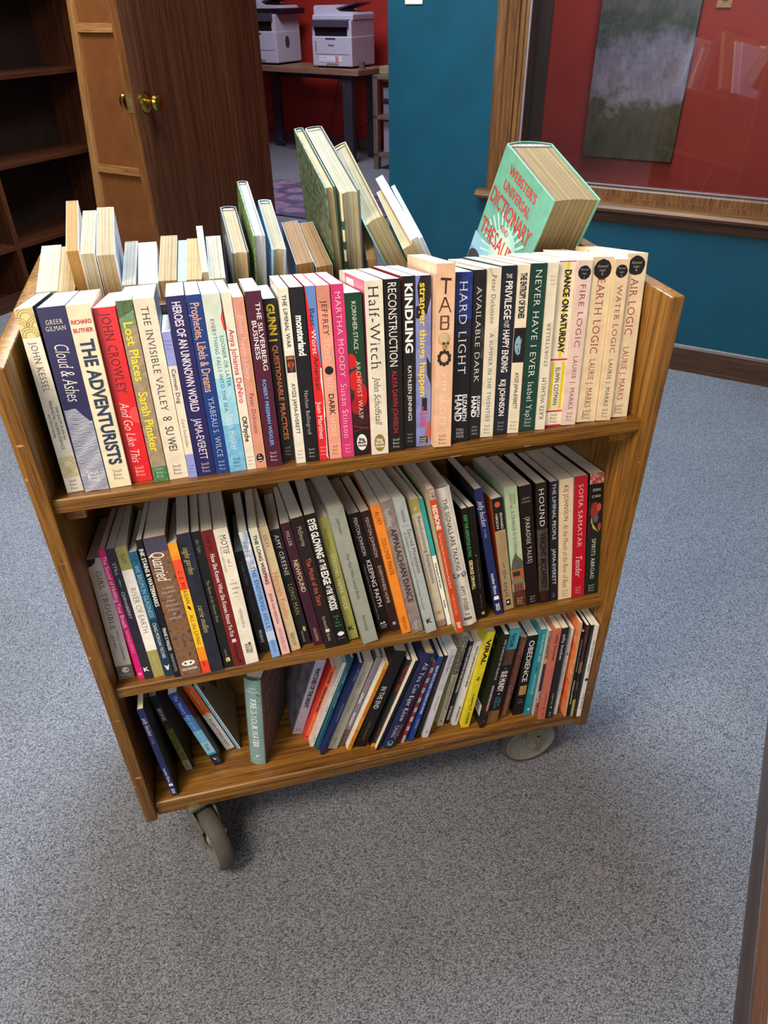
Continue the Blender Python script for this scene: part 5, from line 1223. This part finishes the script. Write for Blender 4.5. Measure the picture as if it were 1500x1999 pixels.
B('hirsch', 'tan paperback with black top block and orange disc on the middle shelf', '#a58e69', [
    ('R', 0, .275, 0, 1, '#131110'), ('O', .055, .5, .28, .26, '#cf5a34'), ('T', 'EDWARD', .13, .265, .72, .22, '#ece6de', 's'), ('T', 'HIRSCH', .13, .255, .3, .22, '#ece6de', 's'), ('T', 'the demon', .29, .545, .5, .32, '#cf8370', 'S'), ('T', 'and', .565, .61, .5, .24, '#241d18', 'i'), ('T', 'the angel', .625, .875, .5, .36, '#241d18', 'S'), ('R', .905, .96, .3, .75, '#15110f'), ('O', .93, .5, .14, .14, '#d6c9b4')], d=.14, lc='#cf5228')
B('olondria', 'pale green paperback with a tower picture at its lower end', '#adc29c', [
    ('R', .25, .55, 0, 1, mottled('#bccfae', '#a9bd98', 40)), ('P', [(.55, .35), (.60, .15), (.67, .0), (.67, 1), (.61, 1), (.56, .6)], mottled('#4a5048', '#5d6258', 200)), ('P', [(.54, .4), (.54, .55), (.56, .6), (.56, .35)], '#6a4a34'), ('R', .67, .75, .04, 1, '#a85a2a'), ('P', [(.69, .1), (.69, .7), (.73, .7), (.73, .1)], '#24302e'), ('R', .75, .79, 0, 1, '#7d7660'), ('R', .79, .86, .06, .95, '#8f4a2c'), ('R', .80, .86, .2, .3, '#2f4a4c'), ('R', .80, .86, .42, .52, '#2f4a4c'), ('R', .80, .86, .64, .74, '#2f4a4c'), ('R', .86, 1, 0, 1, mottled('#3d2016', '#5d3420', 160)),
    ('T', 'SOFIA', .06, .14, .70, .18, '#a8443c', 'S'), ('T', 'SAMATAR', .05, .17, .44, .18, '#a8443c', 'S'), ('T', 'A STRANGER IN OLONDRIA', .19, .54, .5, .26, '#26372c', 'S')] + sbp('#e6dcc8', .945), d=.135)
B('paradise', 'black-brown paperback with a title in curly braces', '#170e10', [
    ('H', 'GEOFF', .10, .14, .6, '#bdb3ac', 'S'), ('H', 'RYMAN', .128, .14, .65, '#bdb3ac', 'S'), ('T', '{PARADISE TALES}', .25, .635, .5, .34, '#e2dad2', 'S')] + sbp('#b5aaa2', .95), d=.135)
B('hound', 'two-tone paperback, black above and dark taupe below, white serif title', '#1a1613', [
    ('R', .37, .9, 0, 1, mottled('#3a322a', '#544a3e', 60)), ('T', 'HOUND', .045, .345, .5, .46, '#ece8e2', 'S'), ('T', 'VINCENT MCCAFFREY', .40, .87, .52, .5, '#15120f', 'k')] + sbp('#a52a22', .945), d=.135)
B('liminalp', 'slim blue-black paperback with light grey capitals, left of the peach-cream one', '#191b22', [
    ('T', 'THE LIMINAL PEOPLE', .015, .47, .5, .42, '#c3c6d2', 's'), ('T', 'JAMA-EVERETT', .545, .855, .5, .44, '#c3c6d2', 's'), ('T', 'sbp', .93, .97, .5, .3, '#7a7d88', 's')], d=.135)
B('mouth', 'peach-cream paperback with brown italic line on the middle shelf', mottled('#dcc29c', '#e6cda8', 12), [
    ('R', .265, .27, 0, .9, '#c9a988'), ('T', 'KIJ JOHNSON', .05, .335, .5, .3, '#3a2c22', 'S'), ('T', 'At the Mouth of the River of Bees', .36, .90, .5, .36, '#84503e', 'i')] + sbp('#7a5c46', .95), d=.135)
B('tender', 'crimson paperback with pale serif lettering on the middle shelf', '#b81029', [
    ('T', 'SOFIA SAMATAR', .065, .575, .5, .34, '#f0d2cf', 'S'), ('T', 'Tender', .65, .83, .48, .48, '#f6e6e2', 'i')] + sbp('#eab9b6', .945), d=.135, lc='#d9cfc6')
B('cho', 'dark green paperback with colourful swirl picture and black name block, rightmost on the middle shelf', '#14231a', [
    ('R', 0, .08, 0, 1, mottled('#b8c4d0', '#c2502a', 120, .4, '#3a3d55')), ('R', .08, .225, .06, .98, '#0c0b0c'), ('R', .225, .50, 0, 1, mottled('#171416', '#2a1c22', 50)), ('O', .29, .45, .6, .3, '#8f2b26'), ('O', .27, .75, .3, .16, '#b5473e'), ('O', .36, .55, .3, .2, '#51565f'), ('P', [(.34, .25), (.4, .35), (.47, .75), (.44, .4), (.38, .22)], '#c4b24a'), ('P', [(.37, .4), (.42, .5), (.48, .85), (.45, .55)], '#5d9c56'), ('O', .43, .85, .3, .12, '#a33b44'),
    ('H', 'ZEN', .128, .17, .55, '#f0ece6', 'S'), ('H', 'CHO', .178, .17, .6, '#f0ece6', 'S'), ('T', 'SPIRITS ABROAD', .525, .865, .5, .28, '#e6e8de', 'S')] + sbp('#b5bdb0', .945), d=.135)

# bottom shelf ---------------------------------------------------------------
B('jelly3', 'navy paperback with white lower-case lettering, leftmost on the bottom shelf', '#1e2a5c', JB, d=.14, rc='#17181c', pages='#efe6cc')
B('brink', 'thin black and moss green paperback leaning beside the leftmost navy one', '#1b1c1a', [
    ('R', .42, .86, 0, 1, mottled('#3a3d16', '#6a6c28', 160)), ('R', .86, 1, 0, 1, '#8a8872'), ('T', 'BRINK', .15, .32, .5, .5, '#b5aca2', 'k'), ('T', 'poems', .35, .44, .5, .3, '#6a655c', 's'), ('T', 'press', .9, .96, .5, .25, '#3a382e', 's')], d=.135, rc='#1c1a18')
B('watery', 'deep blue to sky blue paperback with white lettering leaning on the bottom shelf', '#1d3a86', [
    ('R', .3, .5, 0, 1, '#3f80bd'), ('R', .5, .66, 0, 1, '#6fb4d8'), ('R', .66, .82, 0, 1, '#93c9de'), ('R', .82, .845, 0, 1, '#1fa0b8'), ('R', .845, 1, 0, 1, '#12182a'), ('T', 'The Watery Part of the World', .03, .63, .5, .4, '#d6e6f2', 'S'), ('T', 'Parker', .69, .79, .5, .4, '#16385a', 'S'), ('P', [(.88, .3), (.91, .5), (.9, .65), (.93, .4)], '#e6ecf0'), ('R', .89, .96, .6, .64, '#8a93a6'), ('R', .89, .96, .75, .79, '#8a93a6')], d=.14, rc='#10131c', lc='#dfe3e6')
B('orangewhite', 'paperback, orange above and white below, leaning on the bottom shelf', '#e2ddd4', [
    ('R', 0, .42, 0, 1, '#d9601a'), ('O', .43, .6, .35, .33, '#d9601a'), ('O', .43, .6, .28, .26, '#e8ddd2'), ('H', 'M', .43, .3, .3, '#d9601a', 'S', .6), ('T', 'SILAS HOUSE', .06, .34, .5, .2, '#f0b48a', 's'), ('T', 'ELIZA ROBIN ELET', .50, .95, .5, .22, '#3a3630', 's')], d=.14, rc='#10191c')
B('bluewhite', 'thin pale blue book with large grey-white cover facing right, leaning on the bottom shelf', '#68a9c2', [
    ('R', 0, 1, .72, 1, '#eeebe4'), ('T', 'Counting the Courses', .3, .9, .4, .36, '#e8f0f2', 's')], d=.17, rc='#b9bbb4', pages='#efeae0',
    rcv=[('O', .25, .35, .05, .05, '#7a4a38'), ('P', [(.29, .28), (.29, .42), (.46, .52), (.50, .38)], '#3f5d66'), ('P', [(.12, .05), (.12, .1), (.17, .12), (.17, .06)], '#3a3a36')])
B('firewater', 'sage blue-grey hardcover with brown cover, standing alone in the gap on the bottom shelf', '#83a3a1', [
    ('P', [(0, 0), (0, 1), (.07, 1), (.10, .75), (.06, .55), (.08, .3), (.05, 0)], '#6d6247'), ('O', .22, .85, .3, .18, '#8a7a58'), ('O', .14, .85, .22, .15, '#5d4a34'), ('H', 'JIM', .085, .16, .36, '#eef0ec', 's'), ('H', 'MINICK', .122, .16, .66, '#eef0ec', 's'), ('T', 'FIRE IS YOUR WATER', .205, .775, .5, .36, '#f0f2ee', 's'), ('P', [(.87, .3), (.875, .55), (.865, .75), (.89, .6), (.905, .45), (.885, .45)], '#eef0ec'), ('H', 'SWALLOW', .925, .08, .5, '#dfe6e2', 's')],
    d=.125, rc=mottled('#4f403c', '#67534b', 25), lc='#6d6247', hard=True, rcv=[('H', s_, a_, .11, w_, '#a8948a', 's', b_) for s_, a_, w_, b_ in (('F I R', .10, .3, .22), ('E', .17, .08, .55), ('I S', .27, .14, .25), ('Y', .42, .08, .22), ('O U R', .34, .28, .55), ('W A', .56, .24, .28), ('T E R', .46, .28, .66))] + [('O', .30, .75, .2, .12, '#5d4a34'), ('P', [(.62, .3), (.64, .34), (.80, .1), (.78, .08)], '#8a6a52')])
B('watches', 'lavender-grey paperback with black condensed capitals, first of the right-leaning ones', '#aaa6b6', [
    ('T', 'WATCHES OF THE NIGHT', .10, .63, .5, .4, '#141216', 'k'), ('H', 'JSF', .94, .3, .6, '#141216', 'S')], d=.14, lc=mottled('#5d5862', '#8d8794', 40))
B('counter', 'bright red-orange paperback leaning right, title in black, on the bottom shelf', '#e8562a', [
    ('T', 'COWTIE', .05, .2, .55, .42, '#2a1210', 'k'), ('T', 'FREEDOM FIGHTERS', .25, .6, .5, .42, '#2a1210', 'k'), ('T', 'NELL BOCKERS', .66, .9, .5, .42, '#f0a03a', 'b'), ('O', .955, .5, .2, .25, '#2a1210')], d=.14, lc='#d22d1e')
B('white9', 'thin white paperback leaning right, beside the red-orange one', '#e3ded2', [
    ('T', 'the border of dreams', .08, .38, .5, .4, '#8a8680', 's'), ('T', 'dell', .5, .56, .5, .4, '#6a6660', 's'), ('T', 'press', .88, .94, .5, .4, '#6a6660', 's')], d=.14, lc='#d6ccc2')
B('teal10', 'thin dark teal paperback leaning right on the bottom shelf', '#17596a', [
    ('T', 'Laying', .16, .26, .5, .5, '#9cc4c8', 's'), ('T', 'Give a Faith', .36, .52, .5, .5, '#9cc4c8', 's')], d=.14)
B('dblue11', 'thin dark blue paperback leaning right, jutting forward of the teal one', '#1d2556', [
    ('T', 'AD TALES', .06, .18, .5, .5, '#8d94bd', 's'), ('T', 'Leaving Heartnut', .42, .62, .5, .5, '#8d94bd', 's')], d=.14)
B('succinct', 'warm grey paperback with faint lettering, leaning right on the bottom shelf', '#aaa597', [
    ('T', 'SUCCINCT', .11, .29, .5, .34, '#6d5f52', 'S'), ('T', 'GREENE | WEST', .38, .56, .5, .2, '#7a7064', 'S'), ('T', 'broadstone', .86, .95, .5, .16, '#7a7064', 's')], d=.14)
B('striped', 'paperback with fine plum and white lengthwise stripes, leaning right', '#5d5560', [
    ('R', 0, 1, .12, .22, '#cfcad0'), ('R', 0, 1, .34, .42, '#b5aeb8'), ('R', 0, 1, .62, .68, '#d6d2d6'), ('R', 0, 1, .86, .92, '#a8a0aa'), ('R', .8, 1, 0, 1, mottled('#4a3a34', '#6a564c', 100)), ('T', 'tallest', .38, .5, .5, .5, '#e6e2e6', 'b'), ('T', 'tensions', .6, .75, .5, .5, '#e6e2e6', 'b')], d=.14)
B('orange14', 'thin orange paperback with cream side, leaning right on the bottom shelf', '#e29020', [
    ('T', 'REMEMBERING APPALACHIAN STORIES', .06, .6, .5, .5, '#8a4a12', 's'), ('T', 'press', .75, .95, .5, .4, '#8a4a12', 's')], d=.145, lc='#e9e2d2')
B('intheend', 'thick black paperback with narrow white capitals, leaning right on the bottom shelf', '#131112', [
    ('T', 'IN THE END', .35, .58, .42, .4, '#c9c4be', 'b'), ('T', 'CARL HIASSEN', .72, .92, .5, .2, '#8a5a3a', 's')], d=.145, pages='#d6d2ca')
B('redtext', 'thin black paperback with red lettering, leaning right on the bottom shelf', '#121011', [
    ('T', 'FOLLY IN', .06, .22, .5, .5, '#c2202a', 'b'), ('T', 'RED', .26, .34, .5, .5, '#c2202a', 'b'), ('T', 'press', .77, .84, .5, .4, '#c2202a', 's'), ('R', .95, 1, 0, 1, '#e6862a')], d=.145, lc='#131112')
B('white17', 'very thin black paperback with wide cream side, leaning right next to the navy hardcover', '#171516', [], d=.145, lc='#ece4d0')
B('allyou', 'navy hardcover with pink stems, green leaves and white serif lettering, leaning right', '#1c2148', [
    ('P', [(.28, .8), (.30, .75), (.50, .5), (.49, .56)], '#c98a86'), ('P', [(.49, .5), (.5, .45), (.62, .75), (.61, .8)], '#c98a86'), ('P', [(.56, .2), (.57, .18), (.75, .55), (.74, .6)], '#c98a86'), ('P', [(.45, .35), (.47, .25), (.52, .5)], '#7fa878'), ('P', [(.02, .7), (.04, .95), (.07, .8)], '#8fb58a'), ('P', [(.86, .62), (.88, .75), (.91, .66)], '#7fa878'),
    ('T', 'All You Can Ever Know', .085, .69, .52, .36, '#eceae4', 'S'), ('T', 'NICOLE', .74, .86, .78, .22, '#d6d4d2', 'S'), ('T', 'CHUNG', .74, .87, .42, .28, '#d6d4d2', 'S'), ('O', .935, .48, .24, .22, '#7fc4a8'), ('O', .935, .48, .1, .1, '#1c2148'), ('H', 'Catapult', .962, .1, .55, '#7fc4a8', 's')], d=.14, hard=True, pages='#e6d8b4')
B('flag', 'very thin paperback in red, white and grey stripes, right of the navy hardcover', '#b5b0b4', [
    ('R', .0 + k*.12, .06 + k*.12, 0, 1, '#93303a') for k in range(8)], d=.14, lc='#8f3a40')
B('blue20', 'bright blue paperback with white capitals, leaning right on the bottom shelf', '#1f3f86', [
    ('T', 'BEAST RESULTS, FAMILY & FINDING LIFE STORIES', .1, .66, .5, .42, '#dfe4ee', 'b'), ('T', 'GOODMAN', .72, .84, .5, .36, '#b5c0d8', 's')], d=.14)
B('dark21', 'dark brown paperback with copper capitals, leaning right on the bottom shelf', '#1d1614', [
    ('T', 'THE INSURGENCE OF MIND', .06, .4, .5, .42, '#8a5a44', 's'), ('T', 'A MISREADING OF MERCIES', .44, .72, .5, .36, '#6d4636', 's')], d=.14)
B('lavender', 'white-lavender paperback with handwritten title, leaning right on the bottom shelf', '#c2c3d2', [
    ('R', .45, 1, 0, 1, '#d6d5dc'), ('T', 'The Joy Cart', .06, .24, .5, .46, '#2a2a34', 'i'), ('T', 'Terence Spencer', .5, .68, .5, .28, '#7a7a88', 's'), ('R', .91, .945, .3, .7, '#8a8894'), ('T', 'H', .915, .94, .5, .3, '#e6e6ee', 'b')], d=.14, lc='#d3d3dd')
B('olive', 'very thin olive yellow paperback, between the lavender-white and photo-covered ones', '#8a7f1e', [('T', 'poems and letters', .3, .7, .5, .45, '#3a360e', 's')], d=.14, lc='#8a7f1e')
B('photo', 'paperback with grainy black photo above cream lower spine, on the bottom shelf', '#c4bd9f', [
    ('R', 0, .40, 0, 1, mottled('#0e0d0d', '#a8a49c', 260)), ('T', 'Brook', .06, .14, .5, .26, '#d6d2ca', 's'), ('T', 'ROUTES MEANDERED TO FOLLOW', .43, .80, .62, .3, '#4a4738', 's'), ('T', 'writing from the trail', .48, .85, .25, .14, '#6a6654', 's'), ('H', 'K', .94, .3, .5, '#17150f', 'k')], d=.14)
FOURV = 'FOUR VITAL QUESTIONS FOR'
B('black25', 'slim black paperback with small white capitals, left of its white twin', '#151314', [
    ('T', FOURV + ' TEACHERS AND PRINCIPALS', .05, .6, .55, .42, '#e9e6e0', 'b'), ('T', 'KEN ODDONE, ED. D', .77, .95, .5, .42, '#e9e6e0', 'b')], d=.14)
B('white26', 'slim white paperback with small black capitals, left of the yellow one', '#dddbd8', [
    ('T', FOURV + ' HIGH SCHOOL SENIORS', .05, .52, .5, .38, '#1d1b1a', 'b'), ('T', 'KEN ODDONE, ED. D', .76, .95, .5, .38, '#1d1b1a', 'b')], d=.14)
B('viral', 'bright yellow paperback with black capitals and a biohazard sign', '#e6d322', [
    ('T', 'VIRAL', .07, .32, .5, .5, '#16140d', 'k'), ('O', .475, .42, .16, .14, '#16140d'), ('O', .462, .42, .1, .09, '#e6d322'), ('O', .475, .6, .16, .14, '#16140d'), ('O', .475, .64, .1, .09, '#e6d322'), ('O', .452, .5, .16, .14, '#16140d'), ('O', .444, .5, .1, .09, '#e6d322'), ('T', 'a novel by J.T. COOPER', .63, .96, .5, .3, '#2a2714', 'b')], d=.145, lc='#e2cf2a')
B('shroud', 'black paperback with lined dark green back cover and barcode, right of the yellow one', '#1c1c1c', [
    ('R', .62, .85, 0, 1, '#4a1c1a'), ('T', 'NO SHROUD OF SILENCE', .05, .46, .5, .4, '#d6d2ca', 's'), ('T', 'SANDI KEATON-WILSON', .52, .80, .5, .4, '#e2ded6', 'b'), ('O', .92, .5, .3, .3, '#7a2a24')], d=.145, lc='#232a1c',
    sc=[('R', .10 + k*.028, .112 + k*.028, .12, .86 - (k % 4)*.08, '#8f8f3a' if k < 8 else '#4a5238') for k in range(22)] + [('R', .80, .92, .55, .92, '#e6e4dc')] + [('R', .82, .90, .60 + k*.03, .612 + k*.03, '#1d1c1a') for k in range(9)])
B('mundy', 'paperback with turquoise top block, black middle and tan foot on the bottom shelf', '#171413', [
    ('R', 0, .20, 0, 1, '#3f9fb0'), ('R', .2, .36, .08, .92, mottled('#3a2c20', '#5d4632', 150)), ('R', .85, 1, 0, 1, '#7d5a2c'), ('T', 'TAYLOR', .04, .18, .5, .28, '#15262a', 'k'), ('P', [(.385, .5), (.40, .62), (.395, .45), (.39, .62), (.405, .5)], '#e6e2da'), ('T', 'SUE MUNDY', .42, .64, .5, .5, '#e6e2da', 'k'), ('O', .665, .5, .08, .08, '#e6e2da'), ('T', 'A NOVEL OF', .70, .80, .68, .2, '#4f8f9c', 'b'), ('T', 'THE CIVIL WAR', .69, .82, .38, .2, '#4f8f9c', 'b'), ('T', 'KENTUCKY', .88, .97, .5, .22, '#b5935a', 'S')], d=.145)
B('clementine', 'red-brown mottled paperback with faint script, left of the black one with big white capitals', mottled('#3a1d17', '#7a4a3a', 110, .4, '#54281f'), [
    ('T', 'DYSTILL', .04, .2, .5, .5, '#c4a08c', 'S'), ('T', 'STEEL CLEMENT', .24, .44, .4, .2, '#a37a68', 's'), ('T', 'Clementine', .58, .96, .5, .5, '#c9a892', 'i')], d=.13)
B('obedience', 'black paperback with large white serif capitals and small picture, on the bottom shelf', '#141213', [
    ('T', 'OBEDIENCE', .055, .56, .48, .46, '#f0eeea', 'B'), ('R', .615, .735, .18, .85, mottled('#5d3a24', '#c9a05a', 240, .4, '#8a5a3a')), ('H', 'V.O.', .80, .12, .3, '#c9c4be', 's'), ('H', 'Kapstein', .83, .12, .5, '#c9c4be', 's')], d=.135)
B('walking', 'teal turquoise paperback with pale capitals, leaning slightly on the bottom shelf', '#1f8c9a', [
    ('T', 'WALKING AIR', .05, .36, .6, .4, '#bfe0e2', 's'), ('T', 'REYNOLDS', .5, .74, .5, .36, '#bfe0e2', 's'), ('O', .93, .5, .22, .22, '#e2eef0'), ('P', [(.42, .4), (.44, .7), (.47, .5)], '#123f4a')], d=.145, lc='#26939f')
B('hair', 'thin paperback with a many-coloured picture of hair, left of the salmon one', mottled('#23264a', '#2f3460', 60), [
    ('R', 0, .30, 0, 1, mottled('#b59a72', '#4a3a30', 320, .4, '#d6cfc0')), ('R', .3, .36, 0, 1, '#c4a26a'), ('R', .68, .82, 0, 1, mottled('#14130f', '#e6dfd0', 260)), ('R', .82, 1, 0, 1, mottled('#20301c', '#9c3a44', 220, .4, '#d6cfc0'))], d=.14, lc='#c4bfae')
JL = lambda c: [('T', 'jelly bucket', .06, .33, .52, .42, c, 's'), ('T', 'number two', .70, .83, .5, .2, c, 's'), ('P', [(.855, .35), (.865, .65), (.885, .5)], c), ('T', '2010', .92, .97, .5, .22, c, 's')]
B('salmon', 'salmon-pink paperback with brown lower-case lettering on the bottom shelf', '#c9705c', JL('#4a211c'), d=.14, pages='#efe6cc')
B('jblack', 'charcoal paperback with white lower-case lettering, right of the salmon one', '#1f1e21', JL('#dfdcd6'), d=.14, pages='#efe6cc')
B('white36', 'very thin white paperback with tiny script, right of the charcoal one', '#e2ddd6', [('T', 'a quarterly of new writing from here', .1, .75, .5, .45, '#6a6660', 's'), ('O', .28, .5, .8, .3, '#8a8680')], d=.14)
B('orange37', 'thin paperback with orange marbled cover facing left, near the right end of the bottom shelf', '#d6a878', [('T', 'under the waters', .4, .7, .5, .5, '#7a3a1a', 's')], d=.135, lc=mottled('#e2622a', '#efa468', 30))
B('black38', 'very thin black paperback with white capitals, right of the orange marbled one', '#141213', [('T', 'WALKING HUNTER', .08, .45, .5, .5, '#b5b0aa', 's'), ('T', 'WENDELL CHARTER', .55, .85, .5, .5, '#e2dfda', 'b')], d=.13)
B('multi39', 'thin plum paperback with pale yellow foot, right of the thin black one', '#2a1a22', [
    ('R', 0, .2, 0, 1, '#5d2c24'), ('R', .38, .5, 0, 1, '#8a6a3a'), ('R', .8, 1, 0, 1, '#b5a05a'), ('T', 'TEMPERANCE', .1, .38, .5, .5, '#a8605a', 'S'), ('T', 'EAST', .6, .7, .5, .5, '#8a8590', 's')], d=.13)
B('green40', 'thin green-black paperback, left of the two white ones at the right end', '#17211f', [('T', 'new writing and pictures', .08, .6, .5, .4, '#4f7078', 's'), ('O', .93, .5, .25, .25, '#4a6a4a')], d=.13)
B('white41', 'white paperback with small grey lettering, second from the right end of the bottom shelf', '#e6e1d6', [('T', 'HARVEST', .12, .28, .5, .34, '#8a8680', 's'), ('T', 'CHEKHOV', .5, .66, .5, .4, '#5a5650', 's'), ('T', 'PRIZES', .75, .86, .5, .4, '#6a6660', 's')], d=.13, pages='#f2ecd8')
B('white42', 'shorter thin white paperback, rightmost on the bottom shelf', '#e9e6e0', [('T', 'the review of poets', .1, .45, .5, .5, '#5a5650', 's'), ('R', .53, .56, 0, 1, '#1a1816'), ('T', 'THE END', .7, .9, .5, .5, '#5a5650', 's')], d=.125)

# the open-facing back row on the top shelf ---------------------------------
def BB(key, label, pages, cov, hard=False, lc=None, rc=None, stripe=0.2, cat='book'):
    o, ex, ed, eu, t, d, h = BACK[key]
    ex, ed, eu = Vector(ex), Vector(ed), Vector(eu)
    M = Matrix.Translation(Vector(o) + ex * (t/2)) @ Matrix(((ex.x, ed.x, eu.x, 0), (ex.y, ed.y, eu.y, 0), (ex.z, ed.z, eu.z, 0), (0, 0, 0, 1)))
    r = empty('hardcover_book' if hard else 'paperback_book', M, label, cat, 'books in the back row of the top shelf')
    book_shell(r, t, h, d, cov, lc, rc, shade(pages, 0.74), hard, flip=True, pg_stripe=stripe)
    return r, t, d, h
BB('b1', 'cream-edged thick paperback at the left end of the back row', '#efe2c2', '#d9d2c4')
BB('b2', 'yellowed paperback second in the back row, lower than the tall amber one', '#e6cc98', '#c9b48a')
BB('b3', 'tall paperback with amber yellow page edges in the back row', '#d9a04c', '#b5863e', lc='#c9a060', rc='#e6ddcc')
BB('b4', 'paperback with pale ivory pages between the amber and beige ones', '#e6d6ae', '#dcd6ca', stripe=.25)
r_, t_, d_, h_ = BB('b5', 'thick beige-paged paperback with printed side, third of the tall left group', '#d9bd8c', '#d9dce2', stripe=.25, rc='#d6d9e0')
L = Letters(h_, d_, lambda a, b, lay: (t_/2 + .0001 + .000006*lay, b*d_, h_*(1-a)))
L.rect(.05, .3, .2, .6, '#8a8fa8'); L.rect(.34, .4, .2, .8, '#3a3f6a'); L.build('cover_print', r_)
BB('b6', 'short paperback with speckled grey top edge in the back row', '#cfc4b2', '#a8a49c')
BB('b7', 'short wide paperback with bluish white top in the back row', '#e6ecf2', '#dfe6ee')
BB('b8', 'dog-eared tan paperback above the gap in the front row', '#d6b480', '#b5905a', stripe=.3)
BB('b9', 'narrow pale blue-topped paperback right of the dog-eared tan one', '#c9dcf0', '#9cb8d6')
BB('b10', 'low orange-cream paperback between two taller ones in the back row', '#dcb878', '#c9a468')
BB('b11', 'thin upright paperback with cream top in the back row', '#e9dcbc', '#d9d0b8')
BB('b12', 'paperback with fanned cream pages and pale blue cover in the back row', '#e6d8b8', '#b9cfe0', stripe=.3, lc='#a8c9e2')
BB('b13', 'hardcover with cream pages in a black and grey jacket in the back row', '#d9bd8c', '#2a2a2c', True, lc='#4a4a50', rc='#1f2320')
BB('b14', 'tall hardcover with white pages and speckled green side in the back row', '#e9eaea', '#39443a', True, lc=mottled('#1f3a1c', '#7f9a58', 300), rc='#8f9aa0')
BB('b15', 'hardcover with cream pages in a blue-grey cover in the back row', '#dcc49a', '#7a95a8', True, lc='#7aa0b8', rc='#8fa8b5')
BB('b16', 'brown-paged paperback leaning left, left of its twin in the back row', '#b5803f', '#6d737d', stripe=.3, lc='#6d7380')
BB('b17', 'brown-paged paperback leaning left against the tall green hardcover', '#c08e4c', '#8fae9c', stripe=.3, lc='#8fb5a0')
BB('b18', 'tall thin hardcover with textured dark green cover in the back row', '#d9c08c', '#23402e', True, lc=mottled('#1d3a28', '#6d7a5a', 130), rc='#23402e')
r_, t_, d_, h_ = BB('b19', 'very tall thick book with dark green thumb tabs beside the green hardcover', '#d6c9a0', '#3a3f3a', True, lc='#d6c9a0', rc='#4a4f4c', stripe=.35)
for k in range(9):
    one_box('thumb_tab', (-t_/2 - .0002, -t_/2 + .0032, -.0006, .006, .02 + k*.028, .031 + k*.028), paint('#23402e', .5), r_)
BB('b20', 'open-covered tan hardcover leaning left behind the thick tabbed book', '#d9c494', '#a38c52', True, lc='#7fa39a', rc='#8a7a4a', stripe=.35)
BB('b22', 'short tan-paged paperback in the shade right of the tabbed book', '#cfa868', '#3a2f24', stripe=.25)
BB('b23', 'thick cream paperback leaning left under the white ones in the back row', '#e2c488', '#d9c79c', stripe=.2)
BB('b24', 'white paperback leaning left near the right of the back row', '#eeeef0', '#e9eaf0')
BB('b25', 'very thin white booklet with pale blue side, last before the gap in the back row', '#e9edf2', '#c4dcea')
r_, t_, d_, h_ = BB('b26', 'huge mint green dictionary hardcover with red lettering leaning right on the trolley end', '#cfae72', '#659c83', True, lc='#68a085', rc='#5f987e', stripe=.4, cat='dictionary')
L = Letters(h_, d_, lambda a, b, lay: (-t_/2 - .0001 - .000012*lay, (1 - b)*d_, h_*(1-a)))
L.rect(.56, .66, 0, 1, '#8fb0bc'); L.rect(.66, 1, 0, 1, '#8793b8')
for k in range(30):
    an = 2*PI*k/30
    c_, s_ = math.cos(an), math.sin(an)
    q_ = d_/h_
    pts = [(.52 + s_*.04*q_, .56 + c_*.04), (.52 + (s_*.42 + c_*.016)*q_, .56 + c_*.42 - s_*.016), (.52 + (s_*.42 - c_*.016)*q_, .56 + c_*.42 + s_*.016)]
    L.face(pts, '#b4d2bd')
for k in range(4):
    L.oval(.52, .56, .30 - k*.07, .24 - k*.055, ['#a4ccb4', '#b8d0b8', '#cdd8b8', '#e4deac'][k], 40)
L.oval(.78, .14, .22, .17, '#33262a', 40)
def cover_line(s, a, b0, b1, hf):
    vs, fs, w_ = glyphs(s, 'B')
    i = L.mi('#c9241f')
    out = [L.bm.verts.new(L.to3(a - (y - .5)*hf, b0 + x/w_*(b1 - b0), 62)) for x, y in vs]
    for f in fs:
        try: L.bm.faces.new([out[k] for k in f]).material_index = i
        except ValueError: pass
cover_line("WEBSTER'S", .088, .21, .76, .052)
cover_line('UNIVERSAL', .178, .20, .75, .054)
cover_line('DICTIONARY', .285, .06, .90, .088)
cover_line('AND', .385, .39, .55, .036)
cover_line('THESAURUS', .480, .06, .92, .092)
L.build('cover_lettering', r_)
